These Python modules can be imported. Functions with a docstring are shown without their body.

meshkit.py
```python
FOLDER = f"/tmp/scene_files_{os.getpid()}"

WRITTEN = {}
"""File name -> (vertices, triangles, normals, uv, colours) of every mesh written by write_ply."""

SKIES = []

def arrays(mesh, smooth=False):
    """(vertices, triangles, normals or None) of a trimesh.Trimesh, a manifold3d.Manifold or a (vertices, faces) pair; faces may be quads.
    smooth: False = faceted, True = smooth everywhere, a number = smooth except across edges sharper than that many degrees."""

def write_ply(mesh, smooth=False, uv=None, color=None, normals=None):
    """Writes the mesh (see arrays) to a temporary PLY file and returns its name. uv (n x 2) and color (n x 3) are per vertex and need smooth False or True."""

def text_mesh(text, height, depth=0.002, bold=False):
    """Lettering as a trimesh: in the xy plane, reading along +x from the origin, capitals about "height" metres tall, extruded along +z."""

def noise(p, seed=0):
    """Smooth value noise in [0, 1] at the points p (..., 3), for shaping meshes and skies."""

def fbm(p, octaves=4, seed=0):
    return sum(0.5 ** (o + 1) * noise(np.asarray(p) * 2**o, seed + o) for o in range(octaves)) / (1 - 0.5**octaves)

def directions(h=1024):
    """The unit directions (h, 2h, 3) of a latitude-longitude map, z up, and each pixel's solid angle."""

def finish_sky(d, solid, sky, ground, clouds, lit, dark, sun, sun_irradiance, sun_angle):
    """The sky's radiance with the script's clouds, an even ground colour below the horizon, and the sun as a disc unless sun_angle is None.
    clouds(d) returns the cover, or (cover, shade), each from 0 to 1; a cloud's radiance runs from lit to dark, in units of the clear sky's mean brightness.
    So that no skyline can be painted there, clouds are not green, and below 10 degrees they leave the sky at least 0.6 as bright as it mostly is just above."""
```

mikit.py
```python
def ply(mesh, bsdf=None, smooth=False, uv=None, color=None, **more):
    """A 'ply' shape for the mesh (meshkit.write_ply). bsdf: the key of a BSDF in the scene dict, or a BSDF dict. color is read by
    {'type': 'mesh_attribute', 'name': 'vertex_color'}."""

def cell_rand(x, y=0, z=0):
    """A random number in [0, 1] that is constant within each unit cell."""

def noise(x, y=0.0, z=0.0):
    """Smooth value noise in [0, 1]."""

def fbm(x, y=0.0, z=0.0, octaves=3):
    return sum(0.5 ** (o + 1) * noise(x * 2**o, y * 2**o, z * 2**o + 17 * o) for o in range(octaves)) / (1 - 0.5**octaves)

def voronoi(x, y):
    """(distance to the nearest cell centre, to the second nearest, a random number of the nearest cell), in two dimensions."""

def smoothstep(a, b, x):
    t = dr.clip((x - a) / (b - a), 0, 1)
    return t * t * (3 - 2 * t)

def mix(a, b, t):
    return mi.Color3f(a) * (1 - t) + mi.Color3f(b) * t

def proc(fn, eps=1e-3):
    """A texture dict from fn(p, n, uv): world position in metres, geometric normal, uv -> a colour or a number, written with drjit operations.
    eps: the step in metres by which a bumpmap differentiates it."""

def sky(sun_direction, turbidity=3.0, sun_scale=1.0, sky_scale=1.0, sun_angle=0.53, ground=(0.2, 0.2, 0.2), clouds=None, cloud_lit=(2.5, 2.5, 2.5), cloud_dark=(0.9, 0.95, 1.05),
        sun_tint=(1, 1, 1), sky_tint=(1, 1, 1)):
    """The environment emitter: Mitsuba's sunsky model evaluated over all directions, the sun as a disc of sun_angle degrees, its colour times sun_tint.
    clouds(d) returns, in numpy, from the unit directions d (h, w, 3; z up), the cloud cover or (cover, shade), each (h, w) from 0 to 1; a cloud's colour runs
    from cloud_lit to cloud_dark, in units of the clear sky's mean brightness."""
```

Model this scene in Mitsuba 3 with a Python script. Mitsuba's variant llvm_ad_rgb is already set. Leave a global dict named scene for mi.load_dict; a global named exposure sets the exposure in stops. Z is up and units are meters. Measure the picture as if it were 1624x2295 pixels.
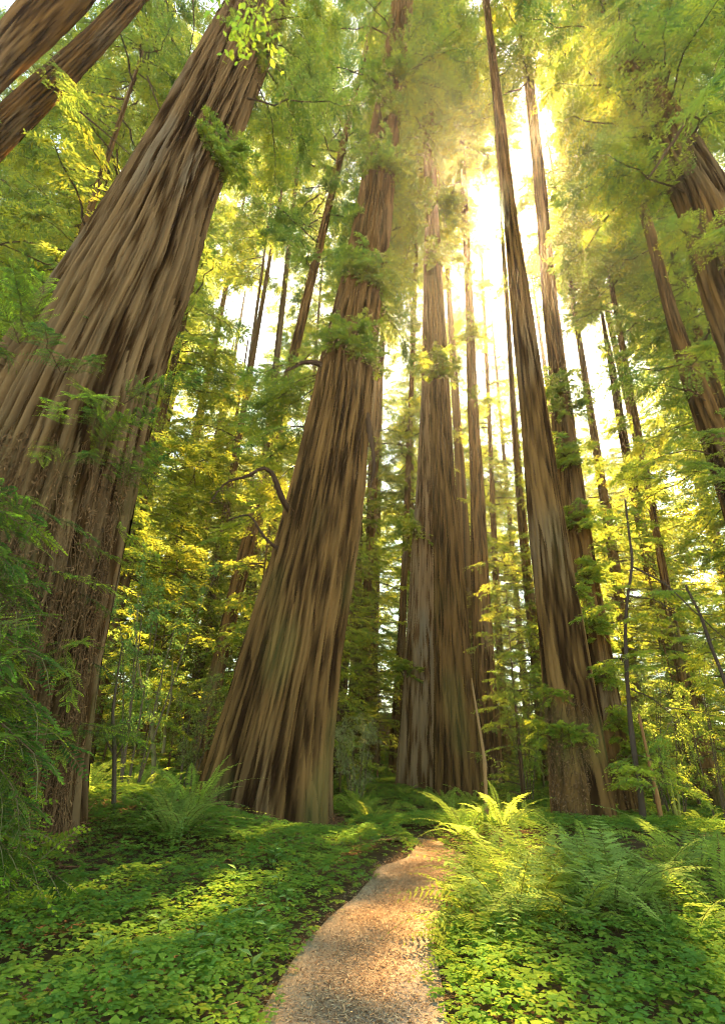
import math
import numpy as np
import trimesh
import mitsuba as mi
import drjit as dr
import mikit
import meshkit
from mikit import noise, fbm, smoothstep, mix

T = mi.ScalarTransform4f
scene, labels = {}, {}

# ----------------------------------------------------------------------------- camera, sky, exposure
exposure = 5.0
PW, PH, PF = 1624.0, 2295.0, 1132.0          # the photograph's grid in which directions were read off
PITCH, ROLL = math.radians(24.0), math.radians(2.0)
EYE = np.array([0.0, 0.0, 1.5])
_f = np.array([0, math.cos(PITCH), math.sin(PITCH)])
_r0, _u0 = np.array([1.0, 0, 0]), np.array([0, -math.sin(PITCH), math.cos(PITCH)])
_r = _r0 * math.cos(ROLL) + _u0 * math.sin(ROLL)
_u = _u0 * math.cos(ROLL) - _r0 * math.sin(ROLL)


def ray(px, py):
    d = _f * PF + (px - PW / 2) * _r - (py - PH / 2) * _u
    return d / np.linalg.norm(d)


def at(px, py, Y):
    """The point of the upright plane y = Y that is seen in this direction."""
    d = ray(px, py)
    return EYE + d * (Y / d[1])


def pixel(p):
    q = np.asarray(p, float) - EYE
    z = q @ _f
    return PW / 2 + PF * (q @ _r) / z, PH / 2 - PF * (q @ _u) / z, z


SUN = ray(1117, 474)
scene['camera'] = {'type': 'perspective', 'fov_axis': 'x', 'fov': math.degrees(2 * math.atan(PW / 2 / PF)), 'near_clip': 0.05, 'far_clip': 600.0,
                   'to_world': T().look_at(origin=EYE.tolist(), target=(EYE + _f).tolist(), up=_u.tolist()), 'medium': {'type': 'ref', 'id': 'haze_air'}}
scene['sky'] = mikit.sky(SUN.tolist(), turbidity=3.0, sun_scale=0.75, sky_scale=1.0, sun_angle=0.7, sun_tint=(1.0, 0.79, 0.46), sky_tint=(1.0, 0.84, 0.53))
scene['haze_air'] = {'type': 'homogeneous', 'albedo': {'type': 'rgb', 'value': [0.96, 0.94, 0.90]}, 'sigma_t': 0.0009, 'phase': {'type': 'blendphase', 'weight': 0.35, 'wide': {'type': 'hg', 'g': 0.70}, 'tight': {'type': 'hg', 'g': 0.955}}}  # haze added for its glow: the tight lobe gathers sunlight round the sun
scene['haze'] = {'type': 'cube', 'to_world': T().translate([0, 30, 46]).scale([75, 75, 50]), 'bsdf': {'type': 'null'}, 'interior': {'type': 'ref', 'id': 'haze_air'}}
labels['haze'] = {'label': 'thin haze added between the redwoods to spread a golden glow round the sun', 'category': 'haze', 'kind': 'stuff'}
labels['sky'] = {'kind': 'structure'}

# ----------------------------------------------------------------------------- helpers
RNG = np.random.default_rng(7)
used = {}


def numbered(key):
    n = used.get(key, 0)
    used[key] = n + 1
    return key if n == 0 else f'{key}_{n:03d}'


def tag(key, label=None, cat=None, group=None, kind=None):
    d = {k: v for k, v in (('label', label), ('category', cat), ('group', group), ('kind', kind)) if v}
    labels[key] = {**labels.get(key, {}), **d}
    return key


def thing(name, label, cat, group=None):
    return tag(numbered(name), label, cat, group)


def part(parent, name, shape, label=None, kind=None):
    key = numbered(f'{parent}__{name}')
    scene[key] = shape
    if label or kind:
        tag(key, label, None, None, kind)
    return key


def inst(group, m):
    return {'type': 'instance', 'shapegroup': {'type': 'ref', 'id': group}, 'to_world': T(m)}


def norm(v):
    return v / np.maximum(np.linalg.norm(v, axis=-1, keepdims=True), 1e-9)


def frame(pos, yaw=0.0, scale=1.0, pitch=0.0, roll=0.0):
    """Place something that points along +x: yaw about z, then raised by pitch."""
    m = np.eye(4)
    cy, sy, cp, sp, cr, sr = math.cos(yaw), math.sin(yaw), math.cos(pitch), math.sin(pitch), math.cos(roll), math.sin(roll)
    rz = np.array([[cy, -sy, 0], [sy, cy, 0], [0, 0, 1]])
    ry = np.array([[cp, 0, -sp], [0, 1, 0], [sp, 0, cp]])
    rx = np.array([[1, 0, 0], [0, cr, -sr], [0, sr, cr]])
    m[:3, :3] = rz @ ry @ rx * scale
    m[:3, 3] = pos
    return m


def axes(origin, xdir, up=(0, 0, 1), scale=1.0):
    x = norm(np.asarray(xdir, float))
    y = norm(np.cross(up, x))
    m = np.eye(4)
    m[:3, :3] = np.stack([x, y, np.cross(x, y)], 1) * scale
    m[:3, 3] = origin
    return m


class Mesh:
    """Collects pieces into one mesh with a colour per vertex."""

    def __init__(self):
        self.v, self.f, self.c, self.n = [], [], [], 0

    def add(self, v, f, c):
        v = np.asarray(v, float).reshape(-1, 3)
        self.v.append(v)
        self.f.append(np.asarray(f, int).reshape(-1, 3) + self.n)
        self.c.append(np.broadcast_to(np.asarray(c, float), v.shape))
        self.n += len(v)

    def tube(self, pts, radii, c, sides=5):
        p = np.asarray(pts, float)
        t = norm(np.gradient(p, axis=0))
        a = norm(np.cross(t, np.where(np.abs(t[:, 2:]) < 0.9, [0, 0, 1.0], [1.0, 0, 0])))
        b, ang = np.cross(t, a), np.arange(sides) * 2 * np.pi / sides
        r = np.broadcast_to(radii, (len(p),))
        v = p[:, None] + r[:, None, None] * (np.cos(ang)[None, :, None] * a[:, None] + np.sin(ang)[None, :, None] * b[:, None])
        i, j = np.meshgrid(np.arange(len(p) - 1), np.arange(sides), indexing='ij')
        q = np.stack([i * sides + j, i * sides + (j + 1) % sides, (i + 1) * sides + (j + 1) % sides, (i + 1) * sides + j], -1).reshape(-1, 4)
        self.add(v.reshape(-1, 3), np.vstack([q[:, [0, 1, 2]], q[:, [0, 2, 3]]]), c)

    def blades(self, P, D, N, ln, wd, col, fold=0.25, belly=0.45):
        """Small folded leaf blades: base P, direction D, face normal N."""
        P, D = np.atleast_2d(P).astype(float), norm(np.atleast_2d(D))
        k = len(P)
        ln, wd = np.broadcast_to(ln, k)[:, None], np.broadcast_to(wd, k)[:, None]
        W = norm(np.cross(np.broadcast_to(N, P.shape), D))
        up = np.cross(D, W)
        mid = P + D * ln * belly
        a = mid + W * wd / 2 + up * wd * fold
        b = mid - W * wd / 2 + up * wd * fold
        v = np.stack([P, a, P + D * ln, b], 1).reshape(-1, 3)
        i = np.arange(k)[:, None] * 4
        f = np.concatenate([i + [0, 2, 1], i + [0, 3, 2]], 0)
        col = np.broadcast_to(col, (k, 3))
        self.add(v, f, np.repeat(col, 4, 0))

    def mesh(self):
        return np.vstack(self.v), np.vstack(self.f), np.vstack(self.c)

    def ply(self, bsdf, smooth=False):
        v, f, c = self.mesh()
        return mikit.ply((v, f), bsdf, smooth=smooth, color=c)


# ----------------------------------------------------------------------------- materials
VC = {'type': 'mesh_attribute', 'name': 'vertex_color'}
scene['mat_leaf'] = {'type': 'principledthin', 'base_color': VC, 'roughness': 0.45, 'diff_trans': 1.35, 'spec_trans': 0.0, 'eta': 1.3}
scene['mat_wood'] = {'type': 'twosided', 'bsdf': {'type': 'diffuse', 'reflectance': VC}}


def bark_tones(TH, Z, rm, seed, moss=0.5, grey=0.5, strip=None, lum=1.0):
    """Colours of weathered strips of bark, per vertex."""
    cs, sn = np.cos(TH), np.sin(TH)
    q = lambda w, l, k: meshkit.noise(np.stack([cs * rm / w, sn * rm / w, Z / l], -1), seed + k)  # noqa: E731
    k1, k2 = strip if strip is not None else (q(0.16, 6.0, 31), q(0.06, 3.0, 32))
    a = sstep(0.08, 0.92, 0.24 * k1 + 0.56 * k2 + 0.75 * (q(0.025, 0.8, 33) - 0.36))[..., None]
    col = (np.array([.030, .014, .006]) * (1 - a) + np.array([.225, .117, .039]) * a) * lum
    g = (np.clip(sstep(0.52, 0.85, q(0.5, 3.0, 34)) * grey, max(0, grey - 0.4), 1) * sstep(.2, .6, a[..., 0]))[..., None]
    col = col * (1 - g) + np.array([.235, .185, .125]) * g
    w = (sstep(0.55, 0.85, q(0.35, 1.6, 35)) * sstep(10.0, 0.5, Z) * moss)[..., None]
    return col * (1 - w) + np.array([.15, .145, .04]) * w


scene['mat_bark'] = {'type': 'diffuse', 'reflectance': VC}


def soil_color(p, n, uv):
    a = fbm(p.x * 6.0, p.y * 6.0, 0.0, 3)
    b = noise(p.x * 45.0, p.y * 45.0)
    return mix((0.045, 0.028, 0.016), (0.13, 0.08, 0.045), dr.clip(a * 0.7 + b * 0.4, 0, 1))


def path_color(p, n, uv):
    a = fbm(p.x * 5.0, p.y * 5.0, 1.0, 3)
    b = noise(p.x * 70.0, p.y * 70.0)
    c = noise(p.x * 190.0, p.y * 60.0)
    col = mix((0.17, 0.11, 0.065), (0.44, 0.325, 0.205), dr.clip(a * 0.45 + b * 0.35 + c * 0.4 - 0.12, 0, 1))
    return mix(col, (0.30, 0.25, 0.20), 0.5 * smoothstep(0.55, 0.8, noise(p.x * 1.7, p.y * 1.1, 8.0)))


scene['mat_soil'] = {'type': 'diffuse', 'reflectance': mikit.proc(soil_color)}
scene['mat_path'] = {'type': 'bumpmap', 'arbitrary': mikit.proc(lambda p, n, uv: fbm(p.x * 45.0, p.y * 45.0, 0.0, 3), eps=0.004), 'scale': 0.02,
                     'bsdf': {'type': 'diffuse', 'reflectance': mikit.proc(path_color)}}

# ----------------------------------------------------------------------------- ground and path
def on_flat(px, py, z=0.0):
    d = ray(px, py)
    return EYE + d * ((z - EYE[2]) / d[2])


PATH_L = [(560, 2420), (588, 2295), (640, 2200), (690, 2120), (745, 2060), (800, 2015), (835, 1975), (852, 1950), (915, 1932), (934, 1905), (928, 1886)]
PATH_R = [(1010, 2420), (990, 2295), (978, 2200), (962, 2120), (978, 2060), (988, 2015), (1000, 1975), (1040, 1945), (1062, 1932), (1010, 1905), (976, 1886)]
_pl = np.array([on_flat(*q) for q in PATH_L])
_pr = np.array([on_flat(*q) for q in PATH_R])
_pl = np.vstack([[_pl[0] + [-.15, -2.6, 0]], _pl, [_pl[-1] + [-0.9, 0.25, 0]], [_pl[-1] + [-2.8, 1.0, 0]]])
_pr = np.vstack([[_pr[0] + [-.05, -2.6, 0]], _pr, [_pr[-1] + [-0.9, 0.75, 0]], [_pr[-1] + [-2.9, 1.9, 0]]])
_t = np.linspace(0, len(_pl) - 1, 240)
_pl = np.stack([np.interp(_t, np.arange(len(_pl)), _pl[:, k]) for k in range(3)], 1)
_pr = np.stack([np.interp(_t, np.arange(len(_pr)), _pr[:, k]) for k in range(3)], 1)
for _ in range(10):
    for a in (_pl, _pr):
        a[1:-1] = (a[:-2] + 2 * a[1:-1] + a[2:]) / 4
_pc, _pw = (_pl + _pr) / 2, np.linalg.norm((_pr - _pl)[:, :2], axis=1) / 2


def path_side(x, y):
    """Signed distance in metres outside the path's edge (negative on the path)."""
    q = np.stack([np.ravel(x), np.ravel(y)], 1)
    out = np.full(len(q), 1e9)
    for k in range(0, len(_pc), 2):
        out = np.minimum(out, np.linalg.norm(q - _pc[k, :2], axis=1) - _pw[k])
    return out.reshape(np.shape(x))


def sstep(a, b, x):
    t = np.clip((np.asarray(x, float) - a) / (b - a), 0, 1)
    return t * t * (3 - 2 * t)


MOUND = on_flat(850, 1912)


def ground(x, y):
    x, y = np.asarray(x, float), np.asarray(y, float)
    z = 0.09 * np.clip(-x - 0.7, 0, 5) * sstep(6.5, 11, y) * sstep(26, 14, y)
    z = z + 0.02 * np.clip(x - 1.6, 0, 4) * sstep(3, 8, y) * sstep(20, 12, y)
    z = z - 0.45 * sstep(9.6, 13.5, y)
    z = z - 0.50 * np.exp(-((x + 1.0) ** 2 + (y - 10.8) ** 2) / 1.5)
    z = z + 0.04 * np.exp(-((x - MOUND[0]) ** 2 + (y - MOUND[1]) ** 2) / 0.75)
    z = z + 5.0 * sstep(34, 75, y)
    n = meshkit.fbm(np.stack([x * 0.35, y * 0.35, x * 0], -1), 3, seed=3) - 0.5
    side = path_side(x, y)
    return z + (0.22 * n + 0.06) * sstep(0.0, 0.8, side)


def ground1(x, y):
    return float(ground(np.array([x]), np.array([y]))[0])


def build_ground():
    g = np.linspace(-1, 1, 190)
    xs = 22 * g + 50 * g ** 5
    ys = np.concatenate([np.linspace(-40, 0, 14)[:-1], np.linspace(0, 18, 130), 18 + 84 * np.linspace(0, 1, 70)[1:] ** 1.6])
    X, Y = np.meshgrid(xs, ys)
    Z = ground(X, Y)
    Z = Z - 0.03 * (path_side(X, Y) < 0.12)
    i, j = np.meshgrid(np.arange(len(ys) - 1), np.arange(len(xs) - 1), indexing='ij')
    w = len(xs)
    q = np.stack([i * w + j, i * w + j + 1, (i + 1) * w + j + 1, (i + 1) * w + j], -1).reshape(-1, 4)
    scene['ground'] = mikit.ply((np.stack([X, Y, Z], -1).reshape(-1, 3), q), 'mat_soil', smooth=True)
    tag('ground', 'dark brown forest soil under the ground cover', None, None, 'structure')
    s = np.linspace(-1, 1, 13)
    P = _pc[:, None] + (_pr - _pl)[:, None] / 2 * s[None, :, None] * 1.06
    P[..., 2] = ground(P[..., 0], P[..., 1]) + 0.004 + 0.03 * (1 - s[None] ** 2) * -0.5 + 0.02 * (meshkit.fbm(P * [3, 3, 0], 2) - .5) + 0.012
    i, j = np.meshgrid(np.arange(len(P) - 1), np.arange(12), indexing='ij')
    q = np.stack([i * 13 + j, i * 13 + j + 1, (i + 1) * 13 + j + 1, (i + 1) * 13 + j], -1).reshape(-1, 4)
    scene['path'] = mikit.ply((P.reshape(-1, 3), q), 'mat_path', smooth=True)
    tag('path', 'narrow brown footpath covered in shredded bark curving away left', None, None, 'structure')


build_ground()


# ----------------------------------------------------------------------------- trunks
class Trunk:
    """Axis and radius by height from the left and right outlines of the trunk at the distance Y."""

    moss, grey, lum = 0.5, 0.5, 1.0

    def __init__(self, L, R, Y, ztop=None):
        l, r = (np.array([at(px, py, Y) for px, py in e]) for e in (L, R))
        l, r = l[np.argsort(l[:, 2])], r[np.argsort(r[:, 2])]
        z = np.unique(np.round(np.concatenate([l[:, 2], r[:, 2]]), 3))
        z = z[(z >= max(l[0, 2], r[0, 2])) & (z <= min(l[-1, 2], r[-1, 2]))]
        xl, xr = np.interp(z, l[:, 2], l[:, 0]), np.interp(z, r[:, 2], r[:, 0])
        bl, br = np.arctan2(xl, Y), np.arctan2(xr, Y)
        self.Y, self.z, self.c, self.r = Y, z, Y * np.tan((bl + br) / 2), np.maximum(Y / np.cos((bl + br) / 2) * np.sin((br - bl) / 2), 0.02)
        s = max(1, len(z) // 3)
        lo, hi = np.polyfit(z[:s + 1], self.c[:s + 1], 1), np.polyfit(z[-s - 1:], self.c[-s - 1:], 1)
        ztop = ztop or z[-1] + 14
        zb = ground1(self.c[0], Y) - 0.4
        if zb < z[0]:
            self.z = np.concatenate([[zb], self.z])
            self.c = np.concatenate([[self.c[0] + lo[0] * (zb - z[0])], self.c])
            self.r = np.concatenate([[self.r[0] * 1.06], self.r])
        if ztop > z[-1]:
            self.z = np.concatenate([self.z, [ztop]])
            self.c = np.concatenate([self.c, [self.c[-1] + hi[0] * (ztop - z[-1]) * 0.8]])
            self.r = np.concatenate([self.r, [max(0.04, self.r[-1] * 0.45)]])

    def center(self, z):
        return np.stack([np.interp(z, self.z, self.c), np.full(np.shape(z), self.Y), np.asarray(z, float)], -1)

    def radius(self, z):
        return np.interp(z, self.z, self.r)

    def build(self, nt, nz, bark=1.0, flute=0.10, seed=0, flare=0.0, zmax=None, lumps=()):
        z0, z1 = self.z[0], zmax or self.z[-1]
        t = np.linspace(0, 1, nz)
        z = z0 + (z1 - z0) * t ** 1.2
        zs = np.linspace(z0, z1, 400)
        k = 25
        sm = lambda a: np.convolve(np.pad(a, k, mode='edge'), np.hanning(2 * k + 1) / np.hanning(2 * k + 1).sum(), 'valid')  # noqa: E731
        c, r = np.interp(z, zs, sm(np.interp(zs, self.z, self.c))), np.interp(z, zs, sm(np.interp(zs, self.z, self.r)))
        q = np.linspace(-1, 1, nt)
        th = 1.5 * np.pi + np.pi * (0.58 * q + 0.42 * q ** 5)     # the seam on the far side, closer steps towards the path
        TH, Z = np.meshgrid(th, z)
        Rr = np.repeat(r[:, None], nt, 1)
        rm = float(np.median(r))
        cs, sn = np.cos(TH), np.sin(TH)
        nz_ = lambda w, l, s, warp=0.0: meshkit.noise(np.stack([cs * rm / w + warp, sn * rm / w, Z / l + warp], -1), seed + s)  # noqa: E731
        big = nz_(rm * 0.75, 7.0, 1) - 0.5
        h = Z - z0
        disp = Rr * (flute * 1.2 * big + flare * 0.5 * np.exp(-h / 1.2) * (nz_(rm * 0.42, 4.0, 2) - 0.35) * 1.6)
        warp = (nz_(0.7, 3.2, 3) - 0.5) * 1.5 + (nz_(0.25, 1.1, 8) - 0.5) * 0.5

        def strips(w, ln, k, wob):
            """Bark in long fibrous strips: how far across its strip a point lies, and a number of its own for every strip."""
            U = TH * rm / w + wob * warp * 0.2 / w
            i = np.floor(U)
            h1 = meshkit.noise(np.stack([i, i * 0 + k, i * 0], -1), seed)
            zc = np.floor(Z / ln + h1 * 9.0 + 0.45 * (U - i) + 0.35 * warp)
            return 1 - np.abs(2 * (U - i) - 1) ** 2.4, meshkit.noise(np.stack([i, zc, i * 0 + k], -1), seed + 3)
        p1, k1 = strips(0.18, 4.0, 1, 0.35)
        p2, k2 = strips(0.065, 1.7, 2, 0.45)
        fine = nz_(0.035, 0.5, 6) - 0.5
        s = min(1.0, rm / 0.6) * bark
        disp = disp + s * (0.105 * (p1 - 1) + 0.055 * (k1 - 0.5) + 0.060 * (p2 - 1) + 0.050 * (k2 - 0.5) + 0.024 * fine + 0.05)
        self.strip = (k1, k2)
        for (lz, la, lr, lh) in lumps:
            d2 = ((Z - lz) / lr) ** 2 + ((np.angle(np.exp(1j * (TH - la))) * Rr) / lr) ** 2
            disp = disp + lh * np.exp(-d2 * 1.6) * (0.6 + 0.8 * nz_(lr * 0.35, lr * 0.35, 9))
        rad = Rr + disp
        V = np.stack([c[:, None] + rad * cs, self.Y + rad * sn, Z], -1)
        i, j = np.meshgrid(np.arange(nz - 1), np.arange(nt - 1), indexing='ij')
        q = np.stack([i * nt + j, i * nt + j + 1, (i + 1) * nt + j + 1, (i + 1) * nt + j], -1).reshape(-1, 4)
        uv = np.stack([TH * rm + seed * 3.7, Z + seed * 1.3], -1)
        col = bark_tones(TH, Z, rm, seed, self.moss, self.grey, self.strip, self.lum)
        return mikit.ply((V.reshape(-1, 3), q), 'mat_bark', smooth=True, uv=uv.reshape(-1, 2), color=col.reshape(-1, 3))


# ----------------------------------------------------------------------------- foliage modules
GREENS = np.array([[0.40, 0.45, 0.065], [0.46, 0.49, 0.06], [0.31, 0.39, 0.065], [0.50, 0.50, 0.065], [0.25, 0.34, 0.065]])


def greens(rng, k, tint=(1, 1, 1)):
    return GREENS[rng.integers(0, len(GREENS), k)] * (0.75 + 0.5 * rng.random((k, 1))) * np.asarray(tint)


def curve(rng, L, droop, n=9, wob=0.06, rise=0.15):
    s = np.linspace(0, 1, n)
    p = np.stack([L * s, L * wob * np.cumsum(rng.normal(0, 1, n)) / 2, L * (rise * s - droop * s ** 2) + L * wob * 0.4 * np.cumsum(rng.normal(0, 1, n)) / 2], 1)
    p -= p[0]
    return p


def add_branch(leaf, wood, rng, m, L, droop, nb, ns, sl, sw, tint=(1, 1, 1), wr=0.012, bl=0.42):
    """One bough: an axis, side twigs left and right, flat sprays along each twig."""
    ax = curve(rng, L, droop)
    s = np.linspace(0, 1, len(ax))
    tr = lambda p: p @ m[:3, :3].T + m[:3, 3]  # noqa: E731
    wood.tube(tr(ax), L * wr * (1 - 0.85 * s), (0.10, 0.065, 0.04), 4)
    t = np.sort(0.15 + 0.85 * rng.random(nb) ** 0.8)
    side = np.where(np.arange(nb) % 2 == 0, 1.0, -1.0)
    base = np.stack([np.interp(t, s, ax[:, k]) for k in range(3)], 1)
    ln = L * bl * (1.15 - 0.75 * t) * (0.6 + 0.6 * rng.random(nb))
    ang = np.radians(rng.uniform(35, 75, nb))
    d = np.stack([np.cos(ang), side * np.sin(ang), rng.normal(-0.12, 0.16, nb)], 1)
    clump = (rng.random(nb) > 0.18)
    P, D, N, LN, WD, C = [], [], [], [], [], []
    tone = greens(rng, nb, tint)
    for b in range(nb):
        if not clump[b]:
            continue
        k = max(2, int(ns * (0.6 + 0.7 * rng.random())))
        u = (np.arange(k) + rng.random(k)) / k
        sag = np.array([0, 0, -1.0])
        pos = base[b] + d[b] * (u * ln[b])[:, None] + sag * (u ** 2 * ln[b] * 0.25)[:, None]
        sd = np.where(np.arange(k) % 2 == 0, 1.0, -1.0)[:, None]
        across = norm(np.cross(d[b], [0, 0, 1.0]))
        dd = norm(d[b] * 0.75 + across * sd * 0.8 + rng.normal(0, 0.28, (k, 3)) + sag * 0.25)
        P.append(pos); D.append(dd)
        N.append(norm(np.array([0, 0, 1.0]) + rng.normal(0, 0.45, (k, 3))))
        sc = (0.65 + 0.7 * rng.random(k)) * (1.1 - 0.4 * u)
        LN.append(sl * sc); WD.append(sw * sc)
        C.append(tone[b] * (0.85 + 0.3 * rng.random((k, 1))))
    if P:
        R = m[:3, :3] / np.linalg.norm(m[:3, 0])
        sc = np.linalg.norm(m[:3, 0])
        leaf.blades(tr(np.vstack(P)), np.vstack(D) @ R.T, np.vstack(N) @ R.T, np.concatenate(LN) * sc, np.concatenate(WD) * sc, np.vstack(C), fold=0.15)


def make_tier(name, seed, h, rad, nbr, nb, ns, sl, sw, tint=(1, 1, 1), droop=0.28, rise=0.15, taper=0.0):
    """A storey of a crown: boughs all round an upright axis, h metres tall."""
    rng = np.random.default_rng(seed)
    leaf, wood = Mesh(), Mesh()
    for i in range(nbr):
        z = h * (i + rng.random()) / nbr
        L = rad * rng.uniform(0.55, 1.1) * (1 - taper * z / h)
        m = frame([0, 0, z], rng.random() * 2 * np.pi, 1.0, rng.uniform(-0.25, 0.2), rng.normal(0, 0.25))
        add_branch(leaf, wood, rng, m, L, droop * rng.uniform(0.5, 1.5), nb, ns, sl, sw, tint)
    scene[name] = {'type': 'shapegroup', 'foliage': leaf.ply('mat_leaf'), 'branchwork': wood.ply('mat_wood')}
    v = np.vstack(leaf.v)[::4]
    MODULES[name] = v


MODULES, COSTS = {}, []
for i in range(5):
    make_tier(f'tier_{i}', 100 + i, 10.0, 4.2, 22, 34, 18, 0.25, 0.085, tint=[(1, 1, 1), (1.1, 1.05, .8), (.85, .95, 1), (1.05, 1, .9), (.95, 1, 1)][i])
make_tier('tier_top', 120, 10.0, 3.4, 26, 22, 12, 0.26, 0.08, taper=0.85)
for i in range(3):
    make_tier(f'small_tier_{i}', 140 + i, 5.0, 2.2, 22, 18, 10, 0.15, 0.055, tint=[(1, 1, 1), (1.15, 1.1, .9), (.9, 1, 1)][i], droop=0.2)

SUNCLEAR = SUN


FLECKS = [on_flat(*q) for q in [(960, 1915), (1000, 1925), (1010, 1945), (1050, 1870), (930, 1850), (1130, 1860), (880, 1845), (330, 2030), (500, 1950), (560, 1900), (700, 1890), (850, 1900), (200, 2080), (640, 2000),
                                (260, 1860), (430, 2100), (300, 1950), (600, 2080), (450, 2200), (120, 2150), (700, 2000), (350, 1850), (560, 1840), (420, 1990), (1200, 2030), (1350, 2030), (1600, 1950), (1640, 2050), (760, 1960), (780, 2200)]]
FLECKS += [at(*q) for q in [(545, 60, 2.1), (400, 1300, 18), (350, 1500, 15), (450, 1000, 20), (500, 1400, 22), (420, 1650, 16), (250, 1550, 14), (700, 950, 26), (550, 900, 24), (50, 700, 11), (200, 200, 11), (350, 100, 13), (250, 400, 16), (130, 600, 16), (400, 900, 16), (480, 700, 22), (620, 500, 24), (680, 850, 22), (100, 300, 12), (200, 500, 14), (60, 450, 11), (300, 250, 13), (900, 1600, 26), (1500, 1600, 14), (1200, 1500, 22), (700, 1100, 20), (430, 1200, 18), (1550, 1700, 13), (1450, 1350, 18), (300, 1500, 13), (800, 1650, 18)]]
FLECKS = np.array([EYE] + FLECKS)


def sun_hits(pts, m):
    """How many sprays stand in the sun's way to the eye and to the glades."""
    p = pts[::8] @ m[:3, :3].T + m[:3, 3]
    q = p[None] - FLECKS[:, None]
    s = q @ SUN
    d2 = (q * q).sum(-1) - s * s
    hit = (d2 < 0.42 ** 2) & (s > 2.5)
    return int(hit.sum()) + 3 * int(hit[0].sum())


GAPS = [(545, 740, 40, 80), (1205, 300, 40, 110), (1265, 50, 40, 60), (1250, 760, 40, 120), (1290, 850, 40, 80)]


def gap_hits(pts, m):
    p = pts[::7] @ m[:3, :3].T + m[:3, 3] - EYE
    z = p @ _f
    px, py = PW / 2 + PF * (p @ _r) / np.maximum(z, .1), PH / 2 - PF * (p @ _u) / np.maximum(z, .1)
    return sum(int(((((px - a) / c) ** 2 + ((py - b) / d) ** 2 < 1) & (z > 0)).sum()) for a, b, c, d in GAPS)


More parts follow.
